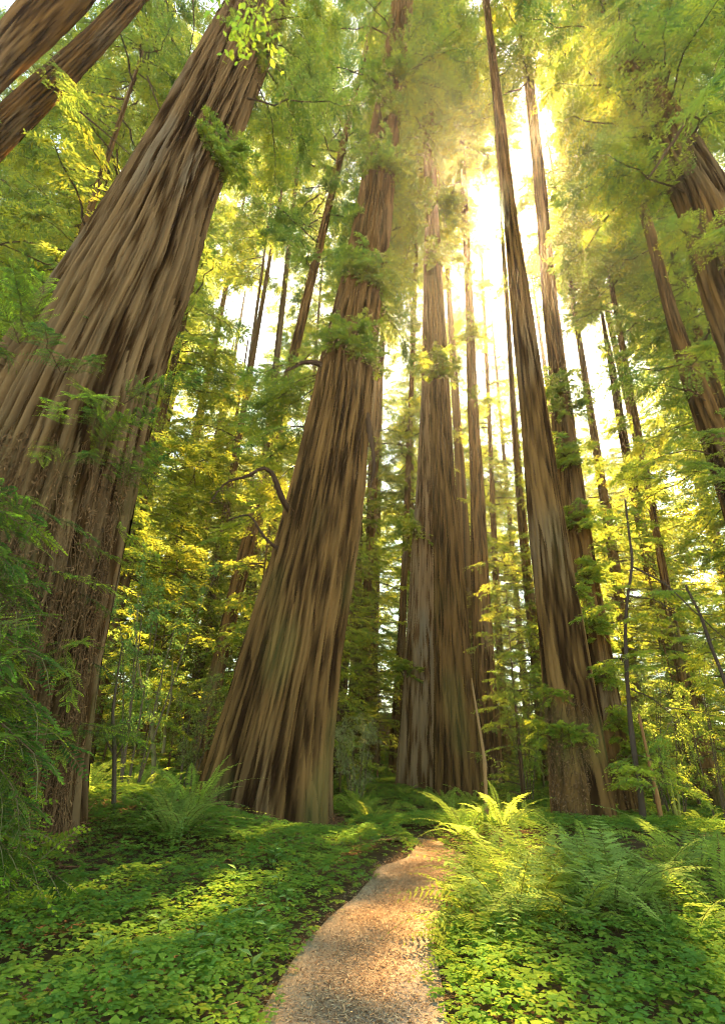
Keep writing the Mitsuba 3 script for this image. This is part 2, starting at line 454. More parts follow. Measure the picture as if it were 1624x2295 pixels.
def crown(tree, axis, z0, z1, rng, kind='tier', n=5, step=8.0, scale=1.0, skip=0.0, tries=8):
    z = z0
    while z < z1:
        last = z + step * scale >= z1
        mod = 'tier_top' if kind == 'tier' and last else f'{kind}_{rng.integers(n)}'
        best = None
        for _ in range(tries):
            m = frame(axis(z), rng.random() * 2 * np.pi, scale * rng.uniform(0.9, 1.12))
            cost = 4 * sun_hits(MODULES[mod], m) + gap_hits(MODULES[mod], m)
            if best is None or cost < best[0]:
                best = (cost, m)
            if cost == 0:
                break
        COSTS.append(best[0])
        if rng.random() >= skip and best[0] < 90:
            part(tree, 'crown', inst(mod, best[1]))
        z += step * scale * rng.uniform(0.85, 1.1)


# ----------------------------------------------------------------------------- the named redwoods
def redwood(name, label, L, R, Y, nt, nz, seed, cr=None, top=None, zmax=None, flare=0.3, flute=0.1, bark=1.0, lumps=(), group=None, crown_kw={}, tone=(0.5, 0.4)):
    t = thing(name, label, 'tree', group)
    tr = Trunk(L, R, Y, top)
    tr.moss, tr.grey, tr.lum = (*tone, 1.0)[:3]
    part(t, 'trunk', tr.build(nt, nz, bark, flute, seed, flare, zmax, lumps))
    if cr:
        crown(t, lambda z: tr.center(z), cr[0], cr[1], np.random.default_rng(seed + 50), **{'skip': 0.3, **crown_kw})
    return t, tr


LEFT = redwood('redwood_tree', 'giant shaggy redwood slanting in from the left, grey bark above and a dark tangled foot',
               [(640, -150), (528, 0), (465, 105), (420, 180), (350, 295), (300, 380), (260, 440), (200, 540), (137, 645), (100, 695), (0, 850), (-110, 1000), (-190, 1200), (-250, 1400), (-290, 1600), (-310, 1870)],
               [(712, -150), (645, 0), (582, 165), (530, 300), (480, 425), (455, 525), (430, 645), (390, 750), (360, 850), (340, 960), (312, 1080), (285, 1200), (262, 1300), (240, 1420), (217, 1496), (189, 1625), (175, 1730), (164, 1870)],
               7.2, 300, 430, 1, cr=(27, 52), top=60, zmax=30, flare=0.35, flute=0.14, tone=(0.3, 0.62, 1.0))
CENTER = redwood('redwood_tree', 'broad straight-ribbed redwood with a wide flared base beside the path bend',
                 [(880, 20), (862, 120), (845, 220), (825, 320), (808, 430), (788, 540), (765, 640), (740, 730), (715, 840), (695, 930), (675, 1000), (655, 1085), (640, 1150), (605, 1275), (590, 1318), (555, 1428), (520, 1538), (490, 1653), (455, 1738), (435, 1790)],
                 [(925, 20), (912, 120), (900, 220), (888, 340), (880, 450), (868, 560), (857, 640), (847, 690), (836, 825), (822, 950), (810, 1100), (800, 1218), (782, 1318), (767, 1468), (750, 1593), (737, 1718), (738, 1790), (742, 1866)],
                 12.5, 330, 460, 2, cr=(33, 62), top=75, zmax=46, flare=0.5, flute=0.08, tone=(0.35, 0.15))
RIGHT = redwood('redwood_tree', 'tall dark redwood beside the sunburst with brown twig tangles at its foot',
                [(1084, 20), (1092, 100), (1107, 250), (1117, 400), (1132, 525), (1137, 645), (1152, 775), (1167, 925), (1177, 1075), (1187, 1200), (1207, 1418), (1222, 1568), (1227, 1718), (1222, 1863)],
                [(1102, 50), (1114, 150), (1132, 275), (1147, 400), (1164, 525), (1185, 645), (1212, 825), (1237, 975), (1257, 1100), (1284, 1270), (1312, 1418), (1337, 1568), (1367, 1718), (1394, 1858)],
                12.0, 240, 420, 3, cr=(40, 64), top=75, zmax=52, flare=0.45)
BEHIND = redwood('redwood_tree', 'pale ribbed redwood standing close behind the right-hand dark trunk with a sunlit edge',
                 [(1195, 400), (1205, 525), (1212, 660), (1232, 850), (1240, 1000), (1250, 1200), (1275, 1400), (1300, 1600), (1330, 1820)],
                 [(1222, 400), (1234, 525), (1247, 675), (1272, 850), (1294, 1000), (1317, 1150), (1337, 1303), (1367, 1443), (1397, 1608), (1417, 1723), (1437, 1818)],
                 16.0, 170, 300, 4, cr=(34, 66), top=78, zmax=60)
MID = redwood('redwood_tree', 'straight redwood with mottled bark between the path end and the leaning snag',
              [(952, 450), (955, 560), (957, 680), (962, 800), (964, 950), (969, 1100), (972, 1295), (974, 1518), (974, 1668), (971, 1838)],
              [(980, 450), (987, 560), (994, 700), (1004, 850), (1009, 950), (1019, 1100), (1032, 1235), (1044, 1368), (1057, 1518), (1067, 1593), (1077, 1693), (1084, 1793), (1088, 1838)],
              19.0, 180, 320, 5, cr=(33, 66), top=76, zmax=72, flare=0.4, tone=(0.3, 0.1, 0.75))
GREY = redwood('redwood_tree', 'wide grey fluted redwood half hidden behind the mottled trunk at the path end',
               [(955, 700), (945, 900), (934, 1100), (922, 1200), (912, 1418), (902, 1518), (894, 1643), (884, 1768)],
               [(975, 700), (980, 900), (985, 1075), (990, 1300), (1000, 1500), (1010, 1768)],
               22.5, 160, 260, 6, cr=(24, 60), top=70, zmax=64, flare=0.3, tone=(0.0, 0.95, 1.7))
SLIM = redwood('redwood_tree', 'slimmer reddish redwood just right of the mottled trunk',
               [(1042, 600), (1044, 725), (1047, 900), (1052, 1050), (1055, 1250), (1057, 1418), (1062, 1528), (1065, 1700), (1068, 1785)],
               [(1058, 600), (1062, 725), (1072, 950), (1084, 1075), (1093, 1262), (1104, 1418), (1114, 1568), (1127, 1693), (1139, 1785)],
               24.0, 130, 260, 7, cr=(30, 66), top=76, zmax=70)
EDGE = redwood('redwood_tree', 'dark thick redwood cut off by the right edge high above the ferns',
               [(1372, 60), (1385, 150), (1420, 250), (1457, 350), (1500, 430), (1527, 500), (1542, 575), (1562, 645), (1600, 737), (1635, 840), (1700, 1000), (1790, 1250), (1900, 1600), (1980, 1850)],
               [(1430, 60), (1455, 150), (1520, 250), (1580, 350), (1640, 430), (1680, 500), (1712, 575), (1742, 645), (1800, 737), (1860, 840), (1950, 1000), (2070, 1250), (2220, 1600), (2320, 1850)],
               8.5, 170, 300, 8, cr=(26, 46), top=55, zmax=46)
CORNER = redwood('redwood_tree', 'thick red-brown trunk crossing the top left corner',
                 [(60, -20), (0, 55), (-180, 280), (-380, 520)], [(250, -50), (200, 0), (95, 105), (0, 195), (-150, 350), (-300, 520)],
                 8.0, 120, 200, 9, top=40, zmax=30, flare=0.0)
CORNER2 = redwood('redwood_tree', 'thinner shaded trunk slanting through sunlit leaves below the top left corner',
                  [(260, 20), (130, 135), (0, 250), (-150, 385), (-330, 560)], [(330, 20), (225, 115), (100, 245), (0, 345), (-120, 470), (-250, 610)],
                  11.0, 90, 180, 10, top=46, zmax=36, flare=0.0)
SHADED = redwood('redwood_tree', 'shaded redwood trunk behind drooping boughs on the right, left of the edge trunk',
                 [(1440, 500), (1465, 600), (1485, 690), (1510, 800), (1545, 920), (1580, 1020), (1615, 1150), (1680, 1350), (1780, 1700)],
                 [(1465, 500), (1492, 600), (1512, 690), (1560, 800), (1610, 920), (1650, 1020), (1700, 1150), (1780, 1350), (1910, 1700)],
                 13.0, 110, 200, 11, cr=(26, 50), top=55, zmax=50)
SLOPED = redwood('redwood_tree', 'slender redwood slanting through the bright gap on the right, dark against yellow leaves',
                 [(1335, 640), (1350, 735), (1366, 850), (1380, 950), (1405, 1080), (1425, 1180), (1450, 1325), (1480, 1462), (1520, 1640), (1568, 1830)],
                 [(1341, 640), (1357, 735), (1385, 850), (1403, 970), (1428, 1080), (1448, 1180), (1482, 1325), (1508, 1462), (1556, 1640), (1612, 1830)],
                 24.0, 70, 180, 12, cr=(18, 50), top=52, zmax=50)

FAR = [
    ('thin far trunk with an orange sunlit side left of the grey fluted redwood', [(905, 1000), (897, 1318), (884, 1518), (869, 1718), (864, 1790)], [(914, 1000), (912, 1318), (906, 1518), (898, 1700), (896, 1790)], 29, (14, 60)),
    ('dark far trunk seen over the fern patch right of the broad ribbed redwood', [(828, 1050), (815, 1300), (800, 1500), (788, 1650), (780, 1760)], [(842, 1050), (834, 1300), (825, 1450), (815, 1620), (812, 1760)], 31, (12, 60)),
    ('pinkish trunk showing as a strip along the right side of the broad ribbed redwood', [(800, 1100), (785, 1218), (772, 1400), (755, 1600), (742, 1760)], [(815, 1100), (802, 1218), (790, 1400), (776, 1560), (768, 1760)], 26, (26, 60)),
    ('dark leaning trunk among saplings between the left giant and the broad ribbed redwood', [(585, 1050), (560, 1150), (530, 1250), (490, 1420), (455, 1560), (430, 1700), (412, 1780)], [(612, 1050), (588, 1150), (560, 1270), (520, 1420), (500, 1520), (480, 1640), (468, 1780)], 20, (16, 56)),
    ('narrow far trunk right of the slimmer reddish redwood', [(1092, 950), (1095, 1050), (1103, 1295), (1108, 1418), (1117, 1530), (1127, 1700), (1130, 1770)], [(1101, 950), (1106, 1050), (1117, 1295), (1123, 1418), (1133, 1530), (1147, 1700), (1152, 1770)], 36, (12, 60)),
    ('narrow trunk hugging the left side of the dark redwood below the sunburst', [(1128, 600), (1132, 700), (1148, 1000), (1162, 1200), (1185, 1450), (1200, 1600), (1212, 1770)], [(1137, 600), (1142, 700), (1160, 1000), (1182, 1200), (1210, 1450), (1225, 1600), (1240, 1770)], 27, (22, 60)),
    ('blackish trunk beside the slender leaning-looking one low on the right', [(1460, 1180), (1478, 1290), (1505, 1470), (1524, 1560), (1560, 1700), (1604, 1850)], [(1476, 1180), (1497, 1290), (1532, 1470), (1556, 1560), (1600, 1700), (1655, 1850)], 19, (20, 46)),
    ('small dark trunk high on the right between the shaded and edge redwoods', [(1490, 520), (1510, 600), (1530, 680), (1562, 800), (1640, 1050), (1760, 1450)], [(1508, 520), (1530, 600), (1553, 680), (1592, 800), (1682, 1050), (1815, 1450)], 17, (30, 52)),
]
for k, (lab, L, R, Y, cr) in enumerate(FAR):
    redwood('redwood_tree', lab, L, R, Y, 44, 130, 20 + k, cr=cr, top=cr[1] + 8, zmax=cr[1], flare=0.2, crown_kw=dict(skip=0.1))


# ----------------------------------------------------------------------------- the forest behind
def plain_tree(x, y, h, r, z0, seed, label, group, kind='tier', n=5, step=8.0, scale=1.0, nt=18, skip=0.0, name='redwood_tree'):
    rng = np.random.default_rng(seed)
    t = thing(name, label, 'tree', group)
    zb = ground1(x, y) - 0.2
    z = np.linspace(zb, zb + h * 0.97, 14)
    lean = rng.normal(0, 0.012, 2)
    cen = lambda q: np.array([x + lean[0] * q, y + lean[1] * q, q])  # noqa: E731
    rr = r * (1 - 0.9 * (z - zb) / h)
    rr[0] *= 1.35
    P = np.array([cen(q) for q in z])
    th = np.linspace(0, 2 * np.pi, nt)
    V = P[:, None] + np.stack([rr[:, None] * np.cos(th), rr[:, None] * np.sin(th), 0 * rr[:, None] * th], -1) * (1 + 0.12 * (rng.random((1, nt, 1)) - .5))
    V[:, -1] = V[:, 0]
    i, j = np.meshgrid(np.arange(len(z) - 1), np.arange(nt - 1), indexing='ij')
    q = np.stack([i * nt + j, i * nt + j + 1, (i + 1) * nt + j + 1, (i + 1) * nt + j], -1).reshape(-1, 4)
    uv = np.stack(np.broadcast_arrays(th[None] * r + seed, z[:, None]), -1)
    TH, ZZ = np.broadcast_arrays(th[None], z[:, None])
    part(t, 'trunk', mikit.ply((V.reshape(-1, 3), q), 'mat_bark', smooth=True, uv=uv.reshape(-1, 2), color=bark_tones(TH, ZZ, max(r, .1), seed).reshape(-1, 3)))
    crown(t, cen, zb + z0, zb + h, rng, kind, n, step, scale, skip)
    return t


def scatter(rng, n, draw, gap, avoid=()):
    out, tries = [], 0
    while len(out) < n and tries < 9000:
        tries += 1
        x, y = draw(rng)
        if all((x - a) ** 2 + (y - b) ** 2 > gap ** 2 for a, b in out) and all((x - a) ** 2 + (y - b) ** 2 > r * r for a, b, r in avoid):
            out.append((x, y))
    return sorted(out, key=lambda s: s[1])


rng = np.random.default_rng(11)
spots = scatter(rng, 38, lambda g: (lambda y: (g.uniform(-1, 1) * (0.95 * y + 5), y))(27 + 31 * g.random()), 4.4)
SX = SUN[0] / SUN[1]
inline = lambda x, y: abs(x - 2.0 - SX * y) < 3.0  # noqa: E731
spots = [(x, y) for x, y in spots if not inline(x, y) or y > 42] + [(-12, 40), (-9, 47), (-15.5, 45), (10, 52), (15.5, 49), (19, 56), (6, 57), (23, 52)]
for k, (x, y) in enumerate(spots):
    plain_tree(x, y, min(rng.uniform(52, 78), 0.98 * y if -16 < x < -8.9 and y > 39 else 99), rng.uniform(0.3, 0.75), rng.uniform(2, 9), 300 + k, 'tall redwood of the forest behind, mostly hidden in green boughs', 'redwoods of the forest behind', skip=0.38)
# the leafy flank on the left, seen past the leaning giant, and the one on the right
for k, (x, y, h, z0) in enumerate([(-12.5, 16, 44, 4), (-16, 19.5, 46, 3), (-10, 21, 46, 5), (-20, 16.5, 42, 3), (-15, 26, 52, 3), (-23, 23, 48, 3), (-8, 26.5, 54, 7), (-20, 32, 56, 2), (-9.5, 34, 60, 6), (-5, 40, 62, 8)]):
    plain_tree(x, y, h, 0.28, z0, 400 + k, 'slender young redwood of the sunlit leafy wall on the left', 'young redwoods of the left leafy wall', skip=0.05, step=6.5)
for k, (x, y, h, z0) in enumerate([(13.5, 15, 44, 3), (17, 20, 50, 2), (12.5, 24, 50, 5), (20, 14.5, 44, 2), (22, 26, 54, 2)]):
    plain_tree(x, y, h, 0.3, z0, 420 + k, 'slender young redwood of the leafy wall on the right', 'young redwoods of the right leafy wall', skip=0.05, step=6.5)
# low trees and saplings between the big trunks
free = [(-5, 7.2, 3), (-2, 12.5, 3.5), (5.5, 12, 3), (7.5, 16, 2.5), (3, 19, 2), (1.5, 22.5, 2), (5, 24, 2), (0.4, 10, 2.5), (1.5, 15, 3.2)]
low = scatter(rng, 58, lambda g: (lambda y: (g.uniform(-1, 1) * (0.85 * y + 1), y))(15 + 19 * g.random() ** 0.8), 1.8, free)
for k, (x, y) in enumerate(low):
    plain_tree(x, y, rng.uniform(4, 13) * (0.75 if abs(x - 1.5) < 4 and y < 20 else 1.0), 0.05, rng.uniform(0.2, 0.8), 500 + k, 'small bright green understory conifer among the big trunks', 'understory conifers among the trunks',
               'small_tier', 3, 3.4, rng.uniform(0.7, 1.1), 8, name='understory_tree')
nw = 0
for n, y0, y1, zs, sc, gap in ((62, 58, 92, (-1, 9, 18, 27), 1.25, 5.0), (75, 36, 58, (-2,), 0.75, 3.0)):
    for (x, y) in scatter(rng, n, lambda g: (g.uniform(-1, 1) * (0.85 * y1), g.uniform(y0, y1)), gap):
        for z in zs:
            nw += 1
            scene[f'distant_woods__{nw:03d}'] = inst(f'tier_{rng.integers(5)}', frame([x, y, ground1(x, y) + z], rng.random() * 6.28, sc))
tag('distant_woods', 'far-off mass of pale green conifers closing the view between the trunks', 'woods', None, 'stuff')

# ----------------------------------------------------------------------------- fine boughs near the camera
def needle_bough(seed, L, twigs, nn, nl, nw, tint=(1, 1, 1), droop=0.3, wr=0.006, rise=0.1):
    """A bough whose twigs carry two rows of flat needles."""
    rng = np.random.default_rng(seed)
    leaf, wood = Mesh(), Mesh()
    ax = curve(rng, L, droop, rise=rise, wob=0.04)
    s = np.linspace(0, 1, len(ax))
    wood.tube(ax, L * wr * (1 - 0.8 * s), (0.12, 0.075, 0.04), 4)
    for k in range(twigs):
        t = 0.12 + 0.88 * (k + rng.random()) / twigs
        base = np.array([np.interp(t, s, ax[:, c]) for c in range(3)])
        sd = 1 if k % 2 else -1
        ang = math.radians(rng.uniform(30, 65)) if k < twigs - 1 else 0
        d = norm(np.array([math.cos(ang), sd * math.sin(ang), rng.normal(-0.18, 0.22)]))
        ln = 0.30 * L * (1.1 - 0.7 * t) * rng.uniform(0.6, 1.3)
        u = (np.arange(nn) + 0.6) / nn
        pos = base + d * (u * ln)[:, None] + np.array([0, 0, -1]) * (u ** 2 * ln * rng.uniform(0.1, 0.4))[:, None]
        tn = norm(np.gradient(pos, axis=0))
        wood.tube(np.vstack([base, pos[nn // 2], pos[-1]]), [0.0025, 0.002, 0.001], (0.14, 0.12, 0.05), 3)
        up = norm(np.array([0, 0, 1.0]) + rng.normal(0, 0.3, 3))
        ac = norm(np.cross(tn, up))
        ll = nl * np.sin(np.pi * (0.15 + 0.85 * u) ** 0.8) ** 0.6
        col = greens(rng, 1, tint) * (1.0 + 0.45 * (u[:, None] > 0.72) * np.array([2.2, 2.4, .6]))
        for q in (-1, 1):
            leaf.blades(pos, norm(ac * q + tn * 0.55 + rng.normal(0, 0.08, pos.shape)), up, ll, nw, col, 0.1, 0.5)
    return leaf, wood


for i in range(4):
    lf, wd = needle_bough(200 + i, 1.5, 30, 11, 0.05, 0.016, tint=[(.34, .46, .42), (.5, .6, .42), (.30, .44, .5), (.95, 1.1, .7)][i])
    scene[f'bough_{i}'] = {'type': 'shapegroup', 'foliage': lf.ply('mat_leaf'), 'twig': wd.ply('mat_wood')}
for i in range(3):     # boughs of mature trees, seen from 8 to 20 m
    lf, wd = Mesh(), Mesh()
    g = np.random.default_rng(220 + i)
    add_branch(lf, wd, g, np.eye(4), 3.2, 0.42, 60, 22, 0.15, 0.05, [(1, 1, 1), (1.15, 1.1, .8), (.85, 1, 1)][i], wr=0.009)
    scene[f'long_bough_{i}'] = {'type': 'shapegroup', 'foliage': lf.ply('mat_leaf'), 'twig': wd.ply('mat_wood')}
for i in range(3):     # short leafy boughs of saplings
    lf, wd = Mesh(), Mesh()
    g = np.random.default_rng(230 + i)
    add_branch(lf, wd, g, np.eye(4), 1.5, 0.25, 30, 12, 0.11, 0.042, [(1, 1.05, .9), (1.15, 1.1, .8), (.9, 1, 1)][i], wr=0.008)
    scene[f'small_bough_{i}'] = {'type': 'shapegroup', 'foliage': lf.ply('mat_leaf'), 'twig': wd.ply('mat_wood')}
for i in range(3):     # tufts of young shoots growing straight from a trunk
    lf, wd = Mesh(), Mesh()
    g = np.random.default_rng(240 + i)
    for k in range(20):
        m = frame(g.normal(0, 0.10, 3), g.uniform(-2.1, 2.1), 1.0, g.uniform(-0.6, 0.8), g.normal(0, .4))
        add_branch(lf, wd, g, m, g.uniform(0.6, 1.1), 0.35, 14, 10, 0.13, 0.045, (1, 1.05, .9), wr=0.01)
    scene[f'tuft_{i}'] = {'type': 'shapegroup', 'foliage': lf.ply('mat_leaf'), 'twig': wd.ply('mat_wood')}


def on_trunk(tr, px, py, out=0.9):
    """A point on the near face of a trunk in this direction."""
    p = at(px, py, tr.Y)
    c, r = tr.center(p[2]), float(tr.radius(p[2]))
    dx = np.clip(p[0] - c[0], -r * 0.98, r * 0.98)
    return np.array([c[0] + dx, tr.Y - out * math.sqrt(max(r * r - dx * dx, 0.01)), p[2]]), dx / r


def tuft(tree, px, py, size, seed):
    t, tr = tree
    p, s = on_trunk(tr, px, py)
    yaw = math.atan2(-0.8, s * 1.0 + 1e-3)
    part(t, 'shoot_tuft', inst(f'tuft_{seed % 3}', frame(p, yaw, size * 0.8, 0.1)))


for a in [(CENTER, 872, 210, 1.5), (CENTER, 850, 190, 1.3), (CENTER, 880, 290, 1.2), (CENTER, 862, 405, 1.5), (CENTER, 878, 390, 1.2), (CENTER, 822, 640, 1.3), (CENTER, 790, 630, 1.1), (CENTER, 835, 660, 1.1),
          (CENTER, 790, 790, 1.2), (CENTER, 760, 805, 1.0), (CENTER, 815, 830, 1.0), (CENTER, 800, 500, 0.7), (LEFT, 505, 355, 1.0), (LEFT, 490, 375, .8), (LEFT, 560, 150, 0.8),
          (BEHIND, 1248, 880, 1.5), (BEHIND, 1262, 930, 1.2), (BEHIND, 1268, 1040, 1.6), (BEHIND, 1290, 1180, 1.3), (BEHIND, 1312, 1310, 1.2), (BEHIND, 1325, 1420, 1.2), (BEHIND, 1340, 1520, 1.0), (BEHIND, 1370, 1630, 1.1), (BEHIND, 1390, 1700, 1.0),
          (MID, 975, 470, 1.8), (MID, 980, 610, 1.6), (MID, 975, 830, 1.5), (MID, 990, 850, 1.2), (SLIM, 1056, 760, 1.8), (SLIM, 1060, 640, 1.8), (SLIM, 1070, 900, 1.3), (GREY, 930, 1200, 1.5), (GREY, 905, 1500, 1.4), (RIGHT, 1290, 1330, .6), (RIGHT, 1275, 1650, .6), (RIGHT, 1230, 1640, .7), (RIGHT, 1235, 1560, .5), (SLOPED, 1390, 960, 1.6), (SLOPED, 1415, 1070, 1.6)]:
    tuft(*a, seed=int(a[1] + a[2]))


def boughs(tree, kind, n, px, py, out, dirs, size, seed, name='bough', spread=0.35):
    """Boughs growing from the near face of a trunk, their feet inside a window of directions."""
    t, tr = tree
    g = np.random.default_rng(seed)
    for _ in range(n):
        p, s = on_trunk(tr, g.uniform(*px), g.uniform(*py), out)
        d = np.asarray(dirs[g.integers(len(dirs))], float) + g.normal(0, spread, 3)
        part(t, name, inst(f'{kind}_{g.integers(3 if kind != "bough" else 4)}', axes(p, d, norm(np.array([0, 0, 1]) + g.normal(0, .25, 3)), g.uniform(*size))))


boughs(LEFT, 'bough', 16, (20, 190), (660, 830), 0.95, [(.6, -.6, -.1), (.3, -.8, 0), (-.3, -.8, .1)], (0.6, 0.95), 61)
boughs(LEFT, 'bough', 14, (0, 180), (800, 960), 0.95, [(.5, -.7, -.2), (.2, -.8, -.1), (-.4, -.8, -.1)], (0.6, 0.95), 62)
boughs(LEFT, 'bough', 16, (210, 310), (930, 1130), 0.9, [(1, -.45, 0), (.9, -.2, .05), (.6, -.8, -.2)], (0.6, 1.0), 63)
boughs(LEFT, 'bough', 16, (90, 270), (1150, 1750), 0.95, [(1, -.3, -.2), (.6, -.7, -.3)], (0.5, 0.8), 64)
boughs(EDGE, 'long_bough', 22, (1480, 1600), (130, 460), 0.6, [(-1, -.1, 0), (-.9, .4, 0), (-.8, -.5, -.1)], (0.75, 1.15), 65, spread=.25)
boughs(EDGE, 'long_bough', 24, (1440, 1620), (-60, 330), 0.9, [(-.3, -1, -.1), (.3, -1, 0), (-.7, -.6, .1)], (0.7, 1.1), 66)
boughs(EDGE, 'long_bough', 9, (1590, 1700), (560, 1000), 0.9, [(-.8, -.7, -.1), (-.4, -.9, -.2)], (0.4, 0.7), 67)
boughs(SHADED, 'long_bough', 14, (1470, 1640), (620, 1150), 0.7, [(-1, -.2, 0), (.6, -.8, 0), (-.5, -.9, -.1)], (0.6, 0.9), 68)
boughs(CENTER, 'long_bough', 18, (850, 910), (-60, 260), 0.3, [(1, .2, 0), (-1, .2, 0), (.8, -.6, 0), (-.8, -.6, 0)], (0.8, 1.3), 69)
boughs(CENTER, 'long_bough', 7, (790, 880), (400, 760), 0.0, [(-1, .4, -.2), (1, .5, -.1)], (0.7, 1.1), 70)
boughs(CENTER, 'long_bough', 10, (660, 760), (760, 1130), -0.3, [(-1, .5, -.2), (-.9, .1, -.1)], (0.7, 1.1), 71)
boughs(LEFT, 'long_bough', 14, (560, 640), (-80, 260), 0.0, [(1, .3, -.3), (.9, -.2, -.2), (.7, .7, -.4)], (0.6, 0.9), 72)
boughs(CORNER2, 'long_bough', 6, (20, 240), (100, 320), 0.5, [(.6, -.5, -.2), (-.5, -.6, -.2)], (0.6, 0.9), 73)

gs = np.random.default_rng(91)
t = thing('young_redwood', 'young redwood with dark drooping needle sprays filling the lower left edge', 'tree')
sx, sy = -5.0, 4.7
m = Mesh()
m.tube(np.stack([np.full(8, sx) + .03 * np.arange(8), np.full(8, sy), np.linspace(-.1, 5.2, 8)], 1), np.linspace(.07, .02, 8), (.12, .075, .045), 8)
part(t, 'trunk', m.ply('mat_wood', smooth=True))
for k in range(46):
    py = gs.uniform(1080, 1800)
    tip = at(gs.uniform(20, 185) - 70 * abs(py - 1500) / 450 * gs.random(), py, gs.uniform(4.1, 5.0))
    z = tip[2] + gs.uniform(.1, .5)
    foot = np.array([sx + .03, sy, min(max(z, .3), 5.0)])
    part(t, 'bough', inst(f'bough_{gs.integers(3)}', axes(foot, tip - foot, norm(np.array([0, 0, 1]) + gs.normal(0, .3, 3)), np.linalg.norm(tip - foot) / 1.5)))
for k in range(42):
    tip = at(gs.uniform(-120, 110), gs.uniform(1080, 1880), gs.uniform(4.3, 5.2))
    part(t, 'bough', inst(f'bough_{gs.integers(3)}', axes(tip - np.array([.5, .1, -.15]), np.array([1, gs.normal(-.2, .4), gs.normal(-.25, .2)]), norm(np.array([0, 0, 1]) + gs.normal(0, .35, 3)), gs.uniform(.45, .7))))

# twigs hanging in tangles from the foot of two redwoods
def tangle(tree, n, px, py, seed, ln, label):
    t, tr = tree
    g = np.random.default_rng(seed)
    m = Mesh()
    for _ in range(n):
        p, s = on_trunk(tr, g.uniform(*px), g.uniform(*py), 0.97)
        d = norm(np.array([s, -1.0, 0.0]) + g.normal(0, 0.4, 3))
        L = ln * g.uniform(0.35, 1.2)
        u = np.linspace(0, 1, 6)[:, None]
        q = p + d * (u - 0.4 * u ** 2) * L * 0.55 + np.array([0, 0, -1]) * u ** 1.7 * L * 0.9 + np.cumsum(g.normal(0, 0.022, (6, 3)), 0) * ln
        m.tube(q, 0.0065 * (1.2 - u[:, 0]), np.array([0.13, 0.07, 0.032]) * g.uniform(0.3, 1.7), 3)
        if g.random() < 0.6:
            k = 7
            i = g.integers(2, 6, k)
            m.blades(q[i], norm(g.normal(0, 1, (k, 3)) + [0, 0, -1]), g.normal(0, 1, (k, 3)), 0.07, 0.016, np.array([0.24, 0.13, 0.06]) * g.uniform(.5, 1.4, (k, 1)))
    part(t, 'twig_tangle', m.ply('mat_wood'), label, 'stuff')


tangle(LEFT, 3400, (-60, 300), (1040, 1920), 81, 0.8, 'tangle of dead brown twigs hanging over the trunk foot')
tangle(RIGHT, 420, (1215, 1290), (1560, 1870), 82, 0.5, 'brown dead twigs matted on the trunk foot')
tangle(BEHIND, 160, (1340, 1430), (1650, 1830), 83, 0.6, 'dry twigs hanging low on the trunk')


def limb(tree, pts, Y, r0, r1, label, name='broken_limb'):
    g = np.random.default_rng(len(pts) + int(pts[0][0]))
    P = np.array([at(px, py, y) for (px, py), y in zip(pts, Y)])
    u = np.linspace(0, len(P) - 1, 22)
    Q = np.stack([np.interp(u, np.arange(len(P)), P[:, k]) for k in range(3)], 1)
    Q[1:-1] = (Q[:-2] + Q[1:-1] + Q[2:]) / 3
    Q += np.cumsum(g.normal(0, r0 * 0.08, Q.shape), 0)
    m = Mesh()
    m.tube(Q, np.linspace(r0, r1, 22) * (1 + 0.35 * g.random(22)), (0.085, 0.05, 0.03), 7)
    for k in range(14 if name == 'broken_limb' else 5):
        b = Q[g.integers(4, 22)]
        d = norm(g.normal(0, 1, 3) + [0, 0, -.4]) * g.uniform(.2, .7)
        m.tube(np.stack([b, b + d * .5 + [0, 0, .03], b + d + [0, 0, -.12]]), [r0 * .16, r0 * .12, r0 * .05], (0.15, 0.085, 0.045), 4)
    part(tree[0], name, m.ply('mat_wood', smooth=True), label)


limb(CENTER, [(655, 1150), (632, 1120), (612, 1060), (590, 1045), (560, 1065), (505, 1080), (470, 1130)], [12.0, 11.7, 11.4, 11.2, 11.2, 11.1, 11.0], 0.075, 0.012, 'crooked dead limb with a lumpy elbow')
limb(CENTER, [(640, 1235), (615, 1225), (590, 1200), (560, 1150), (510, 1165)], [12.0, 11.7, 11.5, 11.4, 11.3], 0.045, 0.01, 'short crooked dead limb')
limb(CENTER, [(725, 820), (700, 808), (672, 812), (640, 830)], [12.0, 11.6, 11.3, 11.2], 0.075, 0.02, 'stubby dead branch')
limb(CENTER, [(822, 930), (832, 990), (838, 1050), (826, 1090)], [12.2, 11.8, 11.7, 11.7], 0.08, 0.02, 'hanging dead branch')
limb(EDGE, [(1640, 130), (1560, 235), (1500, 330), (1450, 400)], [7.0, 6.9, 6.8, 6.7], 0.055, 0.015, 'long bare branch slanting down left', 'bare_branch')
for k, (a, b, c) in enumerate([((430, -30), (435, 60), (420, 150)), ((500, -30), (520, 60), (555, 130)), ((330, 170), (360, 250), (400, 330)), ((180, 250), (240, 300), (330, 380))]):
    limb(LEFT, [a, b, c], [7.6, 7.5, 7.6], 0.02, 0.006, None, 'bare_branch')

